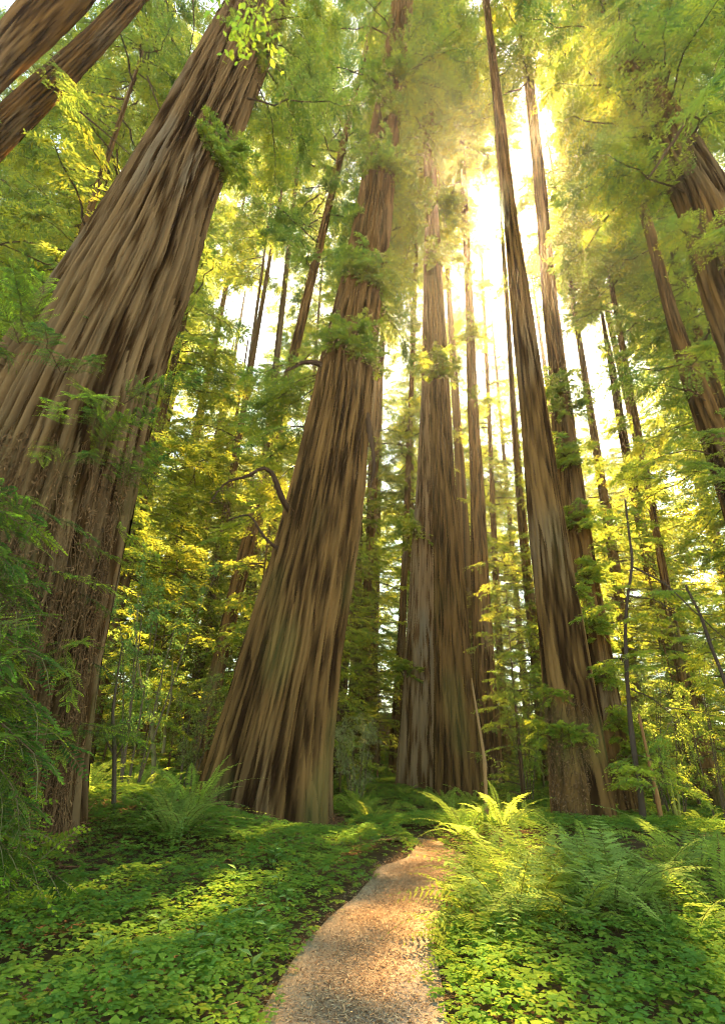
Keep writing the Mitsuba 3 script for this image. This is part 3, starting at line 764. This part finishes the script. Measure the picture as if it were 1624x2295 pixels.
# ----------------------------------------------------------------------------- ferns
def frond_sword(seed, L, pairs, pl, pw, arch, tint, bare=0.16):
    g = np.random.default_rng(seed)
    leaf = Mesh()
    s = np.linspace(0, 1, 14)
    ax = np.stack([L * (s - 0.16 * s ** 3), L * 0.05 * np.sin(s * 2.5 + g.random() * 6), L * (-arch * s ** 2.2)], 1)
    leaf.tube(ax, 0.0042 * L * (1.1 - 0.9 * s), np.array([0.20, 0.17, 0.05]), 3)
    u = bare + (1 - bare) * (np.arange(pairs) + 0.5) / pairs
    P = np.stack([np.interp(u, s, ax[:, k]) for k in range(3)], 1)
    tn = norm(np.stack([np.interp(u, s, np.gradient(ax[:, k])) for k in range(3)], 1))
    up = norm(np.cross(tn, np.array([0, 1.0, 0])) * -1)
    up = np.where(up[:, 2:] < 0, -up, up)
    ac = np.cross(up, tn)
    ll = pl * np.clip(np.sin(np.pi * np.clip((u - bare) / (1 - bare) * 0.86 + 0.14, 0, 1)) ** 0.7, .08, 1) * g.uniform(0.85, 1.12, pairs)
    base = np.asarray(tint) * g.uniform(0.85, 1.15)
    for q in (-1, 1):
        d = norm(ac * q + tn * 0.33 + up * g.normal(-0.05, 0.12, (pairs, 1)))
        leaf.blades(P, d, up + 0.25 * ac * q, ll, pw, base * g.uniform(0.8, 1.2, (pairs, 1)), 0.12, 0.3)
    return leaf


def frond_lady(seed, L, pairs, pl, arch, tint, bare=0.22):
    g = np.random.default_rng(seed)
    leaf = Mesh()
    s = np.linspace(0, 1, 14)
    ax = np.stack([L * (s - 0.2 * s ** 3), L * 0.06 * np.sin(s * 2.2 + g.random() * 6), L * (-arch * s ** 2.3)], 1)
    leaf.tube(ax, 0.0045 * L * (1.1 - 0.9 * s), np.array([0.22, 0.22, 0.06]), 3)
    u = bare + (1 - bare) * (np.arange(pairs) + 0.5) / pairs
    P = np.stack([np.interp(u, s, ax[:, k]) for k in range(3)], 1)
    tn = norm(np.stack([np.interp(u, s, np.gradient(ax[:, k])) for k in range(3)], 1))
    up = norm(np.cross(tn, np.array([0, 1.0, 0])) * -1)
    up = np.where(up[:, 2:] < 0, -up, up)
    ac = np.cross(up, tn)
    w = (u - bare) / (1 - bare)
    ll = pl * np.clip(np.interp(w, [0, .15, .35, 1], [.55, .95, 1, .06]), .05, 1)
    base = np.asarray(tint) * g.uniform(0.85, 1.15)
    for k in range(pairs):
        for q in (-1, 1):
            d = norm(ac[k] * q + tn[k] * 0.35 + up[k] * g.normal(-0.12, 0.10))
            c = base * g.uniform(0.72, 1.25)
            leaf.blades(P[k], d, up[k], ll[k], 0.022 + 0.08 * ll[k] * 0.5, c, 0.12, 0.33)
            side = np.cross(up[k], d)
            v = np.array([.25, .45, .65])
            B = P[k] + d * (v * ll[k])[:, None]
            for e in (-1, 1):
                leaf.blades(B, norm(side * e * 0.8 + d), up[k], ll[k] * 0.26 * (1.15 - v), ll[k] * 0.11, c * g.uniform(.85, 1.15, (3, 1)), 0.1, 0.4)
    return leaf


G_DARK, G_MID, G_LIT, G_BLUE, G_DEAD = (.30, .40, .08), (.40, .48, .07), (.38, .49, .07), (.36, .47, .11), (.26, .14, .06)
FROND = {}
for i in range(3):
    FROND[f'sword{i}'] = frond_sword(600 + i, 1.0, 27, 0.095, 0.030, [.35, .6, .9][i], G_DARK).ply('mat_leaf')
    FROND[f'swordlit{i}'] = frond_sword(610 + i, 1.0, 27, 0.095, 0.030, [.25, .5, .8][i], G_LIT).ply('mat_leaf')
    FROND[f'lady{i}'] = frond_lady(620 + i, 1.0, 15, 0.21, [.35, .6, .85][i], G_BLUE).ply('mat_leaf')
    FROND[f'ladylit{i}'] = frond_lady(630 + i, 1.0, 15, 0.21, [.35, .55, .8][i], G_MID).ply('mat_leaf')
FROND['dead0'] = frond_sword(640, 1.0, 30, 0.06, 0.016, 1.2, G_DEAD).ply('mat_leaf')
FROND['far0'] = frond_sword(650, 1.0, 20, 0.10, 0.045, .6, G_MID).ply('mat_leaf')
FROND['far1'] = frond_sword(651, 1.0, 20, 0.10, 0.045, .45, G_LIT).ply('mat_leaf')


def fern(name, label, x, y, kinds, n, size, seed, group=None, pitch=(0.7, 1.25), dead=0, z=0.04):
    g = np.random.default_rng(seed)
    t = thing(name, label, 'fern', group)
    z = ground1(x, y) + z
    a0 = g.random() * 6.28
    for k in range(n):
        a = a0 + 2 * np.pi * (k + g.uniform(-.35, .35)) / n
        m = frame([x + 0.05 * math.cos(a), y + 0.05 * math.sin(a), z], a, size * g.uniform(0.7, 1.12), g.uniform(*pitch), g.normal(0, 0.25))
        part(t, 'frond', {**FROND[f'{kinds[g.integers(len(kinds))]}{g.integers(2 if kinds[0] == "far" else 3)}'], 'to_world': T(m)})
    for k in range(dead):
        a = g.random() * 6.28
        m = frame([x + 0.05 * math.cos(a), y + 0.05 * math.sin(a), z], a, size * g.uniform(0.5, 0.85), g.uniform(0.15, 0.7), g.normal(0, 0.3))
        part(t, 'dead_frond', {**FROND['dead0'], 'to_world': T(m)}, 'withered brown frond')
    return t


def gpos(px, py):
    """The ground point seen in this direction."""
    d = ray(px, py)
    s = np.linspace(2.0, 60, 1500)
    P = EYE + d * s[:, None]
    below = np.nonzero(P[:, 2] < ground(P[:, 0], P[:, 1]))[0]
    return P[below[0]] if len(below) else P[-1]


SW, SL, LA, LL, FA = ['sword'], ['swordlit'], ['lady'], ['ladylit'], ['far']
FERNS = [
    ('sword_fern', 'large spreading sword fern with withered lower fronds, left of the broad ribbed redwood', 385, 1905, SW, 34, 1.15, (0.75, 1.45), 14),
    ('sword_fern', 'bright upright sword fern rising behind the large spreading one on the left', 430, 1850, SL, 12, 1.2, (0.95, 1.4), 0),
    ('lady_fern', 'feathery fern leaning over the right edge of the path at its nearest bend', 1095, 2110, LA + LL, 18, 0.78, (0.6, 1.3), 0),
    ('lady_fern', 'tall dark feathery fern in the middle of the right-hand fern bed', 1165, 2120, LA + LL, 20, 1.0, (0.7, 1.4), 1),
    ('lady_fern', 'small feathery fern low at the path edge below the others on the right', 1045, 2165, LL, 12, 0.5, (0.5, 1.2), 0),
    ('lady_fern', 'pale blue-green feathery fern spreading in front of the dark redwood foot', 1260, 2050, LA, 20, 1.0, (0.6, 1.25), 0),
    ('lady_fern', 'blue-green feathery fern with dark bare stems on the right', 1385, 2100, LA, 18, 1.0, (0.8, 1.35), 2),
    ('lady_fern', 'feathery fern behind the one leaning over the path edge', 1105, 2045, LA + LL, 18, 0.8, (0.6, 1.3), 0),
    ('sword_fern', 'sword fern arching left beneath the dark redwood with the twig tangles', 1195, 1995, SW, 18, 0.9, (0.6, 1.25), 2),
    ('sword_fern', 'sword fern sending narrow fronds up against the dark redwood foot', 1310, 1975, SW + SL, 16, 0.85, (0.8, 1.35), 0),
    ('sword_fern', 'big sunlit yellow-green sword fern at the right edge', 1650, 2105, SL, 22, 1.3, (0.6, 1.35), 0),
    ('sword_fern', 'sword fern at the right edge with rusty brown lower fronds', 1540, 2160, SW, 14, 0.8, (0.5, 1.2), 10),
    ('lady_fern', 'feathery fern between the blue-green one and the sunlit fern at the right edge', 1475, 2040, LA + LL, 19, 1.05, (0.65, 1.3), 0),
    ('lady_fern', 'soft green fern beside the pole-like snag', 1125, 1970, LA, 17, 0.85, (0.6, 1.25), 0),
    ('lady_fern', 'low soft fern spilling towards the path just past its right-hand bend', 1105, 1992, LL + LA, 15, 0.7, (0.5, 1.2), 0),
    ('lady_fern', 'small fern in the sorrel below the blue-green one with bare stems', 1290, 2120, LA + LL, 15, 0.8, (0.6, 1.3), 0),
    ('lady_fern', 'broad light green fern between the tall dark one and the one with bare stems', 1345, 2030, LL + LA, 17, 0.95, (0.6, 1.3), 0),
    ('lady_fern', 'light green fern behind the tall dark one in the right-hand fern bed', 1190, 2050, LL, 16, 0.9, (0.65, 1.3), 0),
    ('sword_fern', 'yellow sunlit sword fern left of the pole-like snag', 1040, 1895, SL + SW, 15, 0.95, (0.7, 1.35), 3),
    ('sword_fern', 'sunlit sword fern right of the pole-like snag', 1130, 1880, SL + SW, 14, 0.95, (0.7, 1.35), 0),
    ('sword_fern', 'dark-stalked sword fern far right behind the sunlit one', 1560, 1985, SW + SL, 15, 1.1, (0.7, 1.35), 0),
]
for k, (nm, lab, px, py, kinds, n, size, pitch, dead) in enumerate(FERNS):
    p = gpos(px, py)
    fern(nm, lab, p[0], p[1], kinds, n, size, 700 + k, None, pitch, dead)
rf = np.random.default_rng(33)
for k, (x, y) in enumerate(scatter(rf, 26, lambda g: (g.uniform(-1.5, 6.5), g.uniform(12.2, 20)), 0.75, free[1:7] and [(-2, 12.5, 1.9), (5.5, 12, 1.3), (7.5, 16, 1.2), (3, 19, 1.1), (1.5, 22.5, 1.4)])):
    fern('sword_fern', 'bright fern in the sunlit patch beyond the path bend', x, y, FA, 10, rf.uniform(0.7, 1.0), 740 + k, 'ferns of the patch beyond the path bend')
for k, (x, y) in enumerate(scatter(rf, 22, lambda g: (g.uniform(-10, -3.6), g.uniform(9.0, 17)), 0.85, [(-5.2, 7.2, 2.4)])):
    fern('sword_fern', 'bright green fern in the hollow behind the large spreading sword fern', x, y, FA, 11, rf.uniform(0.8, 1.15), 780 + k, 'ferns of the hollow on the left')
for k, (x, y) in enumerate(scatter(rf, 22, lambda g: (g.uniform(3.2, 12.5), g.uniform(9.2, 15)), 0.9, [(5.0, 10.2, 1.9), (5.5, 12, 1.4), (7.4, 16, 1.2)])):
    fern('sword_fern', 'green fern in the bed below the right-hand redwoods', x, y, FA, 11, rf.uniform(0.65, 0.9), 820 + k, 'ferns below the right-hand redwoods')

# ----------------------------------------------------------------------------- ground cover
def clover_mesh(P, size, tone, g, lod):
    """Three-leaved sorrel: heart-shaped leaflets drooping slightly from a thin stalk."""
    m = Mesh()
    k = len(P)
    heart = np.array([[0, 0, 0], [-.52, .62, -.05], [-.38, .98, -.07], [0, .80, .02], [.38, .98, -.07], [.52, .62, -.05]]) * [1, 1, 1]
    hf = np.array([[0, 3, 1], [1, 3, 2], [0, 5, 3], [5, 4, 3]])
    if lod:
        heart, hf = np.array([[0, 0, 0], [-.5, .75, -.12], [0, .85, 0], [.5, .75, -.12]]), np.array([[0, 2, 1], [0, 3, 2]])
    yaw = g.random(k) * 2 * np.pi
    tilt = g.normal(0, 0.15, (k, 2))
    V, C = [], []
    for q in range(3):
        a = yaw + q * 2.094 + g.normal(0, .1, k)
        ca, sa = np.cos(a)[:, None], np.sin(a)[:, None]
        x, y, z = heart[:, 0], heart[:, 1] + 0.06, heart[:, 2] - 0.10 * heart[:, 1] * g.uniform(0, 1.6, (k, 1))
        w = np.stack([x * ca - y * sa, x * sa + y * ca, z + 0 * ca], -1) * size[:, None, None]
        w[..., 2] += w[..., 0] * tilt[:, :1] + w[..., 1] * tilt[:, 1:]
        V.append(P[:, None] + w)
        C.append(np.repeat((tone * g.uniform(.88, 1.12, (k, 1)))[:, None], len(heart), 1))
    V, C = np.stack(V, 1), np.stack(C, 1)
    n = len(heart)
    F = hf[None] + (np.arange(k * 3) * n)[:, None, None]
    m.add(V.reshape(-1, 3), F.reshape(-1, 3), C.reshape(-1, 3))
    return m


def sorrel(x0, x1, y0, y1, dens, seed, lod, size):
    g = np.random.default_rng(seed)
    n = int((x1 - x0) * (y1 - y0) * dens)
    x, y = g.uniform(x0, x1, n), g.uniform(y0, y1, n)
    side = path_side(x, y)
    patch = meshkit.fbm(np.stack([x * 1.1, y * 1.1, x * 0], -1), 3, seed=5)
    keep = (side > -0.10 + 0.22 * g.random(n) ** .7) & (patch + g.normal(0, .1, n) > 0.27)
    for tr, q in ((LEFT[1], 1.02), (CENTER[1], 1.28), (RIGHT[1], 1.05), (BEHIND[1], 1.0), (MID[1], 1.0), (GREY[1], 1.0)):
        c = tr.center(0.0)
        keep &= (x - c[0]) ** 2 + (y - c[1]) ** 2 > (tr.radius(0.3) * q + 0.1) ** 2
    keep &= ~((x > 1.0) & (y > 5.0) & (y < 9.5) & (side > 0.35) & (g.random(n) < 0.72))     # thin in the shade of the fern bed
    keep &= (x + 0.75) ** 2 + (y - 10.55) ** 2 > 0.8
    z0 = ground(x, y)     # nothing where the camera cannot look
    keep &= np.abs(x) < 0.80 * y + 1.0
    x, y, z0, side, patch = x[keep], y[keep], z0[keep], side[keep], patch[keep]
    hill = 0.09 + 0.14 * meshkit.fbm(np.stack([x * 1.6, y * 1.6, x * 0 + 9], -1), 3, seed=6)
    hgt = np.clip((hill + 0.05) * (0.5 + 0.65 * g.random(len(x)) ** 0.6) * sstep(-0.12, 0.30, side) + 0.03, 0.03, 0.34)
    tone = np.array([[.23, .38, .055], [.30, .43, .055], [.18, .33, .06], [.38, .46, .06]])[g.choice(4, len(x), p=[.36, .3, .24, .10])]
    tone = tone * (0.80 + 0.5 * patch[:, None]) * g.uniform(.8, 1.15, (len(x), 1))
    return clover_mesh(np.stack([x, y, z0 + hgt], 1), size * g.uniform(0.55, 1.4, len(x)), tone, g, lod)


cover = Mesh()
for a in [(-5.6, 4.8, 2.6, 6.0, 760, 901, 0, 0.040), (-7.5, 7.5, 6.0, 9.5, 520, 902, 0, 0.042), (-10, 10, 9.5, 14.5, 300, 903, 1, 0.055), (-14, 14, 14.5, 26, 110, 904, 1, 0.085), (-30, 30, 26, 46, 24, 905, 1, 0.17)]:
    v, f, c = sorrel(*a).mesh()
    cover.add(v, f, c)
scene['wood_sorrel'] = cover.ply('mat_leaf')
tag('wood_sorrel', 'dense carpet of three-leaved green wood sorrel on both sides of the path', 'ground cover', None, 'stuff')

# shredded bark on the path, dead twigs and needles at the foot of the redwoods
g = np.random.default_rng(44)
lit = Mesh()
n = 36000
kk = np.clip((len(_pc) * g.random(n) ** 1.0).astype(int), 0, len(_pc) - 1)
w = np.clip(g.normal(0, .62, n), -1.35, 1.35)
pos = _pc[kk] + (_pr - _pl)[kk] / 2 * w[:, None] + g.normal(0, 0.02, (n, 3))
keep = (pos[:, 1] < 13) & (pos[:, 1] > 2.2)
pos = pos[keep]
pos[:, 2] = ground(pos[:, 0], pos[:, 1]) + 0.006 + 0.012 * g.random(len(pos)) + 0.02 * (np.abs(w[keep]) > 1)
tone = np.array([[.42, .28, .15], [.28, .17, .09], [.52, .39, .23], [.16, .095, .05], [.42, .25, .13]])[g.integers(0, 5, len(pos))] * g.uniform(.7, 1.25, (len(pos), 1))
lit.blades(pos, g.normal(0, 1, (len(pos), 3)) * [1, 1, .13], [0, 0, 1], g.uniform(.012, .055, len(pos)), g.uniform(.003, .010, len(pos)), tone, 0.3)
scene['bark_litter'] = lit.ply('mat_wood')
tag('bark_litter', 'shredded reddish bark chips and needles littering the footpath', 'litter', None, 'stuff')
lit = Mesh()
for (tr, q, n) in ((CENTER[1], 1.1, 7000), (LEFT[1], 1.3, 3500), (RIGHT[1], 1.3, 1800)):
    c, r = tr.center(0.0), float(tr.radius(0.2))
    a, d = g.random(n) * 6.28, r * (0.98 + q * 0.5 * g.random(n) ** 2)
    P = np.stack([c[0] + d * np.cos(a), c[1] + d * np.sin(a), 0 * a], 1)
    P[:, 2] = ground(P[:, 0], P[:, 1]) + 0.02 + 0.34 * g.random(n) * np.exp(-(d - r) * 2.5)
    lit.blades(P, g.normal(0, 1, (n, 3)) * [1, 1, .5], g.normal(0, 1, (n, 3)), g.uniform(.05, .22, n), g.uniform(.006, .014, n), np.array([.26, .13, .065]) * g.uniform(.5, 1.5, (n, 1)), 0.2)
n = 4500
P = np.stack([g.normal(-.85, .42, n), g.normal(10.75, .32, n), np.zeros(n)], 1)
P[:, 2] = ground(P[:, 0], P[:, 1]) + .02 + .30 * g.random(n) * np.exp(-((P[:, 0] + .85) ** 2 + (P[:, 1] - 10.9) ** 2) * 2.0)
lit.blades(P, g.normal(0, 1, (n, 3)) * [1, 1, .4], g.normal(0, 1, (n, 3)), g.uniform(.05, .2, n), g.uniform(.007, .016, n), np.array([.27, .135, .065]) * g.uniform(.5, 1.5, (n, 1)), 0.2)
n = 1000
P = np.stack([g.uniform(-5, 4.5, n), g.uniform(2.6, 11, n), np.zeros(n)], 1)
P = P[path_side(P[:, 0], P[:, 1]) > .05]
P[:, 2] = ground(P[:, 0], P[:, 1]) + .05 + .16 * g.random(len(P))
lit.blades(P, g.normal(0, 1, P.shape) * [1, 1, .3], [0, 0, 1], g.uniform(.03, .12, len(P)), g.uniform(.005, .016, len(P)), np.array([.24, .13, .06]) * g.uniform(.5, 1.6, (len(P), 1)), 0.2)
scene['duff'] = lit.ply('mat_wood')
tag('duff', 'heaped rusty needles and twigs around the redwood feet', 'litter', None, 'stuff')

# fallen twigs lying on the sorrel
for k, (lab, a, b, r) in enumerate([('dark fallen stick lying on the sorrel in the left foreground', (262, 2552 * .812), (350, 2500 * .812 - 12), .012),
                                    ('thin bent twig lying below the dark fallen stick', (350, 2035), (318, 2115), .006),
                                    ('fallen twig on the sorrel right of the large spreading sword fern', (562, 1995), (610, 1970), .008)]):
    p, q = gpos(*a), gpos(*b)
    u = np.linspace(0, 1, 8)[:, None]
    m = Mesh()
    Q = p * (1 - u) + q * u + [0, 0, .17] + g.normal(0, .012, (8, 3))
    m.tube(Q, np.linspace(r, r * .6, 8), (.12, .07, .045), 6)
    key = thing('fallen_twig', lab, 'twig')
    scene[key] = m.ply('mat_wood', smooth=True)

# leafy herbs standing above the sorrel
def herb(px, py, h, n, seed, label):
    g = np.random.default_rng(seed)
    p = gpos(px, py)
    t = thing('leafy_herb', label, 'plant', 'leafy herbs among the wood sorrel' if label == HERB else None)
    st = Mesh()
    u = np.linspace(0, 1, 5)[:, None]
    Q = p + [0, 0, h] * u + np.cumsum(g.normal(0, .008, (5, 3)), 0)
    st.tube(Q, .0035, (.16, .24, .06), 4)
    part(t, 'stem', st.ply('mat_leaf'))
    for k in range(n):
        z = 0.4 + 0.6 * k / max(1, n - 1)
        b = np.array([np.interp(z, u[:, 0], Q[:, c]) for c in range(3)])
        a = k * 2.4 + g.normal(0, .3)
        lf = Mesh()
        d = np.array([math.cos(a), math.sin(a), g.uniform(-.1, .45)])
        lf.blades([b, b + d * .01], [d, d], [0, 0, 1], [g.uniform(.07, .12), .05], [g.uniform(.035, .055), .03], np.array([.30, .46, .14]) * g.uniform(.85, 1.15), 0.25, 0.4)
        part(t, 'leaf', lf.ply('mat_leaf'))


HERB = 'pale leafy herb standing above the sorrel left of the path'
for k, (px, py, h, n) in enumerate([(215, 2265, .34, 5), (265, 2290, .30, 4), (420, 2210, .32, 6), (455, 2250, .33, 5), (560, 2170, .33, 6), (600, 2195, .30, 5), (640, 2100, .34, 6), (615, 2070, .32, 5), (410, 2295, .3, 4),
                                    (500, 2150, .3, 5), (345, 2180, .3, 5), (560, 2265, .28, 5), (610, 1990, .36, 7), (520, 2050, .3, 5)]):
    herb(px, py, h, n, 950 + k, HERB)
herb(395, 1945, .5, 9, 980, 'leafy green seedling at the foot of the large spreading sword fern')
herb(1125, 2215, .34, 6, 981, 'small broad-leaved herb below the feathery ferns right of the path')

# ----------------------------------------------------------------------------- saplings, poles and shrubs
def pole(name, label, cat, pts, Y, r0, r1, color, side=(), foliage=None, seed=1, smooth=True):
    g = np.random.default_rng(seed)
    t = thing(name, label, cat)
    Y = np.broadcast_to(Y, len(pts))
    P = np.array([at(px, py, y) for (px, py), y in zip(pts, Y)])
    if P[0, 2] > ground1(P[0, 0], P[0, 1]):
        P = np.vstack([[P[0, 0], P[0, 1], ground1(P[0, 0], P[0, 1]) - .1], P])
    u = np.linspace(0, len(P) - 1, 26)
    Q = np.stack([np.interp(u, np.arange(len(P)), P[:, k]) for k in range(3)], 1)
    Q[1:-1] = (Q[:-2] + Q[1:-1] * 2 + Q[2:]) / 4
    m = Mesh()
    m.tube(Q, np.linspace(r0, r1, 26) * (1 + .10 * g.normal(0, 1, 26)), color, 9)
    part(t, 'trunk', m.ply('mat_wood', smooth=smooth))
    for pts2, r in side:
        S = np.array([at(px, py, y) for (px, py, y) in pts2])
        m = Mesh()
        v = np.linspace(0, len(S) - 1, 12)
        S = np.stack([np.interp(v, np.arange(len(S)), S[:, k]) for k in range(3)], 1) + np.cumsum(g.normal(0, .008, (12, 3)), 0)
        m.tube(S, np.linspace(r, r * .4, 12), color, 6)
        part(t, 'limb', m.ply('mat_wood', smooth=True))
        if foliage:
            for k in range(foliage[0]):
                b = S[g.integers(3, 12)]
                part(t, 'bough', inst(f'{foliage[1]}_{g.integers(3)}', axes(b, np.array([g.normal(0, 1), g.normal(0, 1), -.15]), (0, 0, 1), g.uniform(*foliage[2]))))
    if foliage:
        for k in range(foliage[3]):
            b = Q[g.integers(6, 26)]
            part(t, 'bough', inst(f'{foliage[1]}_{g.integers(3)}', axes(b, np.array([g.normal(0, 1), g.normal(0, 1), -.1]), (0, 0, 1), g.uniform(*foliage[2]))))
    return t


pole('leaning_snag', 'bare light brown pole-like snag with a splintered top beside the path bend', 'snag', [(1090, 1904), (1089, 1790), (1085, 1700), (1074, 1632), (1062, 1560), (1056, 1520)], 9.6, .045, .010, (.25, .145, .065), seed=3)
pole('bare_pole', 'orange-brown bare stem slanting behind the ferns right of the dark redwoods', 'snag', [(1486, 1868), (1470, 1775), (1451, 1693), (1430, 1600)], 13.0, .065, .03, (.34, .17, .07), seed=4)
pole('dark_sapling', 'thin crooked dark sapling with long bare limbs right of the two dark redwoods', 'sapling', [(1443, 1868), (1435, 1775), (1424, 1715), (1411, 1615), (1404, 1512), (1400, 1412), (1405, 1337), (1418, 1262), (1409, 1197), (1400, 1120)], 10.0, .058, .018, (.075, .05, .035),
     side=[([(1418, 1270, 10), (1480, 1300, 9.6), (1560, 1375, 9.3), (1640, 1450, 9)], .022), ([(1410, 1335, 10), (1470, 1345, 10), (1560, 1400, 9.5)], .018), ([(1403, 1450, 10), (1440, 1462, 9.8), (1500, 1470, 9.6)], .015), ([(1411, 1545, 10), (1450, 1565, 9.7), (1500, 1610, 9.5)], .015)],
     foliage=(3, 'small_bough', (.5, .9), 22), seed=5)
pole('dark_sapling', 'thin dark stem slanting out through the right edge', 'sapling', [(1535, 1312), (1568, 1375), (1593, 1450), (1618, 1512), (1680, 1680)][::-1], 9.0, .04, .02, (.075, .05, .035), foliage=(0, 'small_bough', (.4, .8), 10), seed=6)
pole('drooping_sapling', 'small dark sapling with drooping sprays at the left end of the large sword fern', 'sapling', [(254, 1872), (257, 1685), (252, 1600), (262, 1520), (275, 1440)], 8.6, .04, .01, (.10, .07, .045),
     side=[([(257, 1690, 8.6), (240, 1650, 8.5), (232, 1620, 8.4)], .014), ([(258, 1700, 8.6), (285, 1660, 8.5), (295, 1620, 8.5)], .014)], foliage=(4, 'bough', (.35, .6), 16), seed=7)
pole('forked_sapling', 'forked mossy-stemmed sapling standing behind the large sword fern', 'sapling', [(346, 1725), (341, 1608), (325, 1562), (313, 1520), (305, 1440), (310, 1330)], 13.0, .07, .015, (.20, .16, .07),
     side=[([(342, 1625, 13), (352, 1575, 13), (362, 1535, 12.8), (368, 1480, 12.8)], .03), ([(364, 1690, 13), (371, 1625, 13), (385, 1560, 13), (390, 1480, 13)], .04)], foliage=(5, 'small_bough', (.5, .9), 14), seed=8)
pole('mossy_pole', 'pair of green mossy stems leaning together low on the right', 'snag', [(1520, 1850), (1509, 1800), (1500, 1745)], 13.5, .045, .03, (.28, .27, .06), side=[([(1526, 1850, 13.6), (1520, 1800, 13.6), (1509, 1740, 13.6)], .04)], seed=9)


def leaf_blade(L, W, color, g):
    """One broad leaf: folded along its midrib, six points round the edge."""
    e = np.array([[0, 0, 0], [.22, .36, .05], [.6, .46, .02], [1.0, 0, -.12], [.6, -.46, .02], [.22, -.36, .05], [.3, 0, -.03], [.65, 0, -.05]]) * [L, W, L]
    f = np.array([[0, 6, 1], [1, 6, 7], [1, 7, 2], [2, 7, 3], [0, 5, 6], [5, 7, 6], [5, 4, 7], [4, 3, 7]])
    m = Mesh()
    m.add(e, f, color)
    return m


# overhanging sprig of broad leaves at the top of the view
gl = np.random.default_rng(77)
t = thing('overhanging_sprig', 'sprig of broad glowing yellow-green leaves hanging before the leaning giant near the top', 'branch')
m = Mesh()
TW = []
for pts in [[(650, -160), (610, -60), (590, 20), (570, 90)], [(610, -60), (560, 0), (530, 60), (505, 110)], [(590, 20), (600, 60), (612, 100), (640, 125)], [(610, -60), (520, -30), (470, 20)], [(590, 0), (555, 50), (545, 100), (540, 135)]]:
    P = np.array([at(px, py, 2.1 + .05 * i) for i, (px, py) in enumerate(pts)])
    u = np.linspace(0, len(P) - 1, 12)
    Q = np.stack([np.interp(u, np.arange(len(P)), P[:, k]) for k in range(3)], 1)
    m.tube(Q, np.linspace(.006, .002, 12), (.12, .08, .04), 4)
    TW.append(Q)
part(t, 'twig', m.ply('mat_wood'))
LEAFV = [leaf_blade(.115, .075, np.array(c), gl).ply('mat_leaf') for c in ([.42, .56, .05], [.36, .52, .05], [.48, .58, .05])]
for k in range(230):
    Q = TW[gl.choice(5, p=[.2, .22, .22, .14, .22])]
    b = Q[gl.integers(2, 12)] + gl.normal(0, .035, 3)
    part(t, 'leaf', {**LEAFV[k % 3], 'to_world': T(axes(b, norm(np.array([gl.normal(0, .8), gl.normal(0, .7), -.75])), norm(np.array([gl.normal(0, .6), -.4, 1])), gl.uniform(.35, .62)))})


def shrub(label, x, y, h, w, n, color, seed, leaf=.075, stems=7, group=None, name='leafy_shrub'):
    """Several stems from one foot, leaves scattered along their twigs."""
    g = np.random.default_rng(seed)
    t = thing(name, label, 'shrub', group)
    z = ground1(x, y)
    wood, lv = Mesh(), Mesh()
    for s in range(stems):
        a = g.random() * 6.28
        top = np.array([x + w * math.cos(a) * g.random() ** .5, y + w * math.sin(a) * g.random() ** .5, z + h * g.uniform(.65, 1)])
        u = np.linspace(0, 1, 9)[:, None]
        foot = np.array([x + .15 * math.cos(a), y + .15 * math.sin(a), z - .05])
        Q = foot * (1 - u) + top * u + np.array([0, 0, .12 * h]) * np.sin(u * np.pi) + np.cumsum(g.normal(0, .03, (9, 3)), 0) * u
        wood.tube(Q, np.linspace(.02, .005, 9), (.13, .09, .055), 4)
        for k in range(9):
            b = Q[g.integers(2, 9)]
            d = norm(g.normal(0, 1, 3) + [0, 0, .2])
            ln = g.uniform(.25, .7) * w * .6
            e = b + d * ln + [0, 0, -.15 * ln]
            wood.tube(np.stack([b, (b + e) / 2 + [0, 0, .04], e]), [.006, .004, .002], (.15, .10, .06), 3)
            m = n // (stems * 9)
            v = g.random((m, 1))
            P = b + (e - b) * v + g.normal(0, .045, (m, 3))
            lv.blades(P, norm(g.normal(0, 1, (m, 3)) + d * .6 + [0, 0, -.2]), norm(g.normal(0, .6, (m, 3)) + [0, 0, 1]), leaf * g.uniform(.6, 1.25, m), leaf * .55 * g.uniform(.7, 1.2, m), np.asarray(color) * g.uniform(.7, 1.25, (m, 1)), .15)
    part(t, 'stem', wood.ply('mat_wood'))
    part(t, 'foliage', lv.ply('mat_leaf'))


for k, (lab, px, Y, h, w, n, c) in enumerate([
        ('sunlit leafy shrub low beside the orange-brown bare stem', 1500, 15, 3.6, 1.5, 3600, (.36, .46, .09)), ('tall loose shrub glowing yellow at the right edge below the slanting dark stem', 1600, 13.5, 4.2, 1.6, 4000, (.38, .46, .07)),
        ('pale leafy shrub in the gap between the dark sapling and the leaning redwoods', 1460, 18, 5.0, 1.8, 4200, (.36, .46, .10)), ('whitish sunlit bush between the broad ribbed redwood and the grey fluted one', 800, 17, 2.6, 1.2, 3000, (.44, .46, .20)),
        ('thin leafy shrub with glossy leaves behind the drooping sapling on the left', 290, 11.5, 4.6, 1.5, 3200, (.24, .38, .09)), ('bright shrub between the slimmer reddish redwood and the dark redwood', 1175, 18, 4.2, 1.1, 2800, (.34, .46, .08)),
        ('brown and green shrub right of the leafy one in the left gap', 410, 14.5, 3.4, 1.2, 2400, (.32, .36, .10))]):
    p = at(px, 1750, Y)
    shrub(lab, p[0], Y, h, w, n, c, 990 + k)
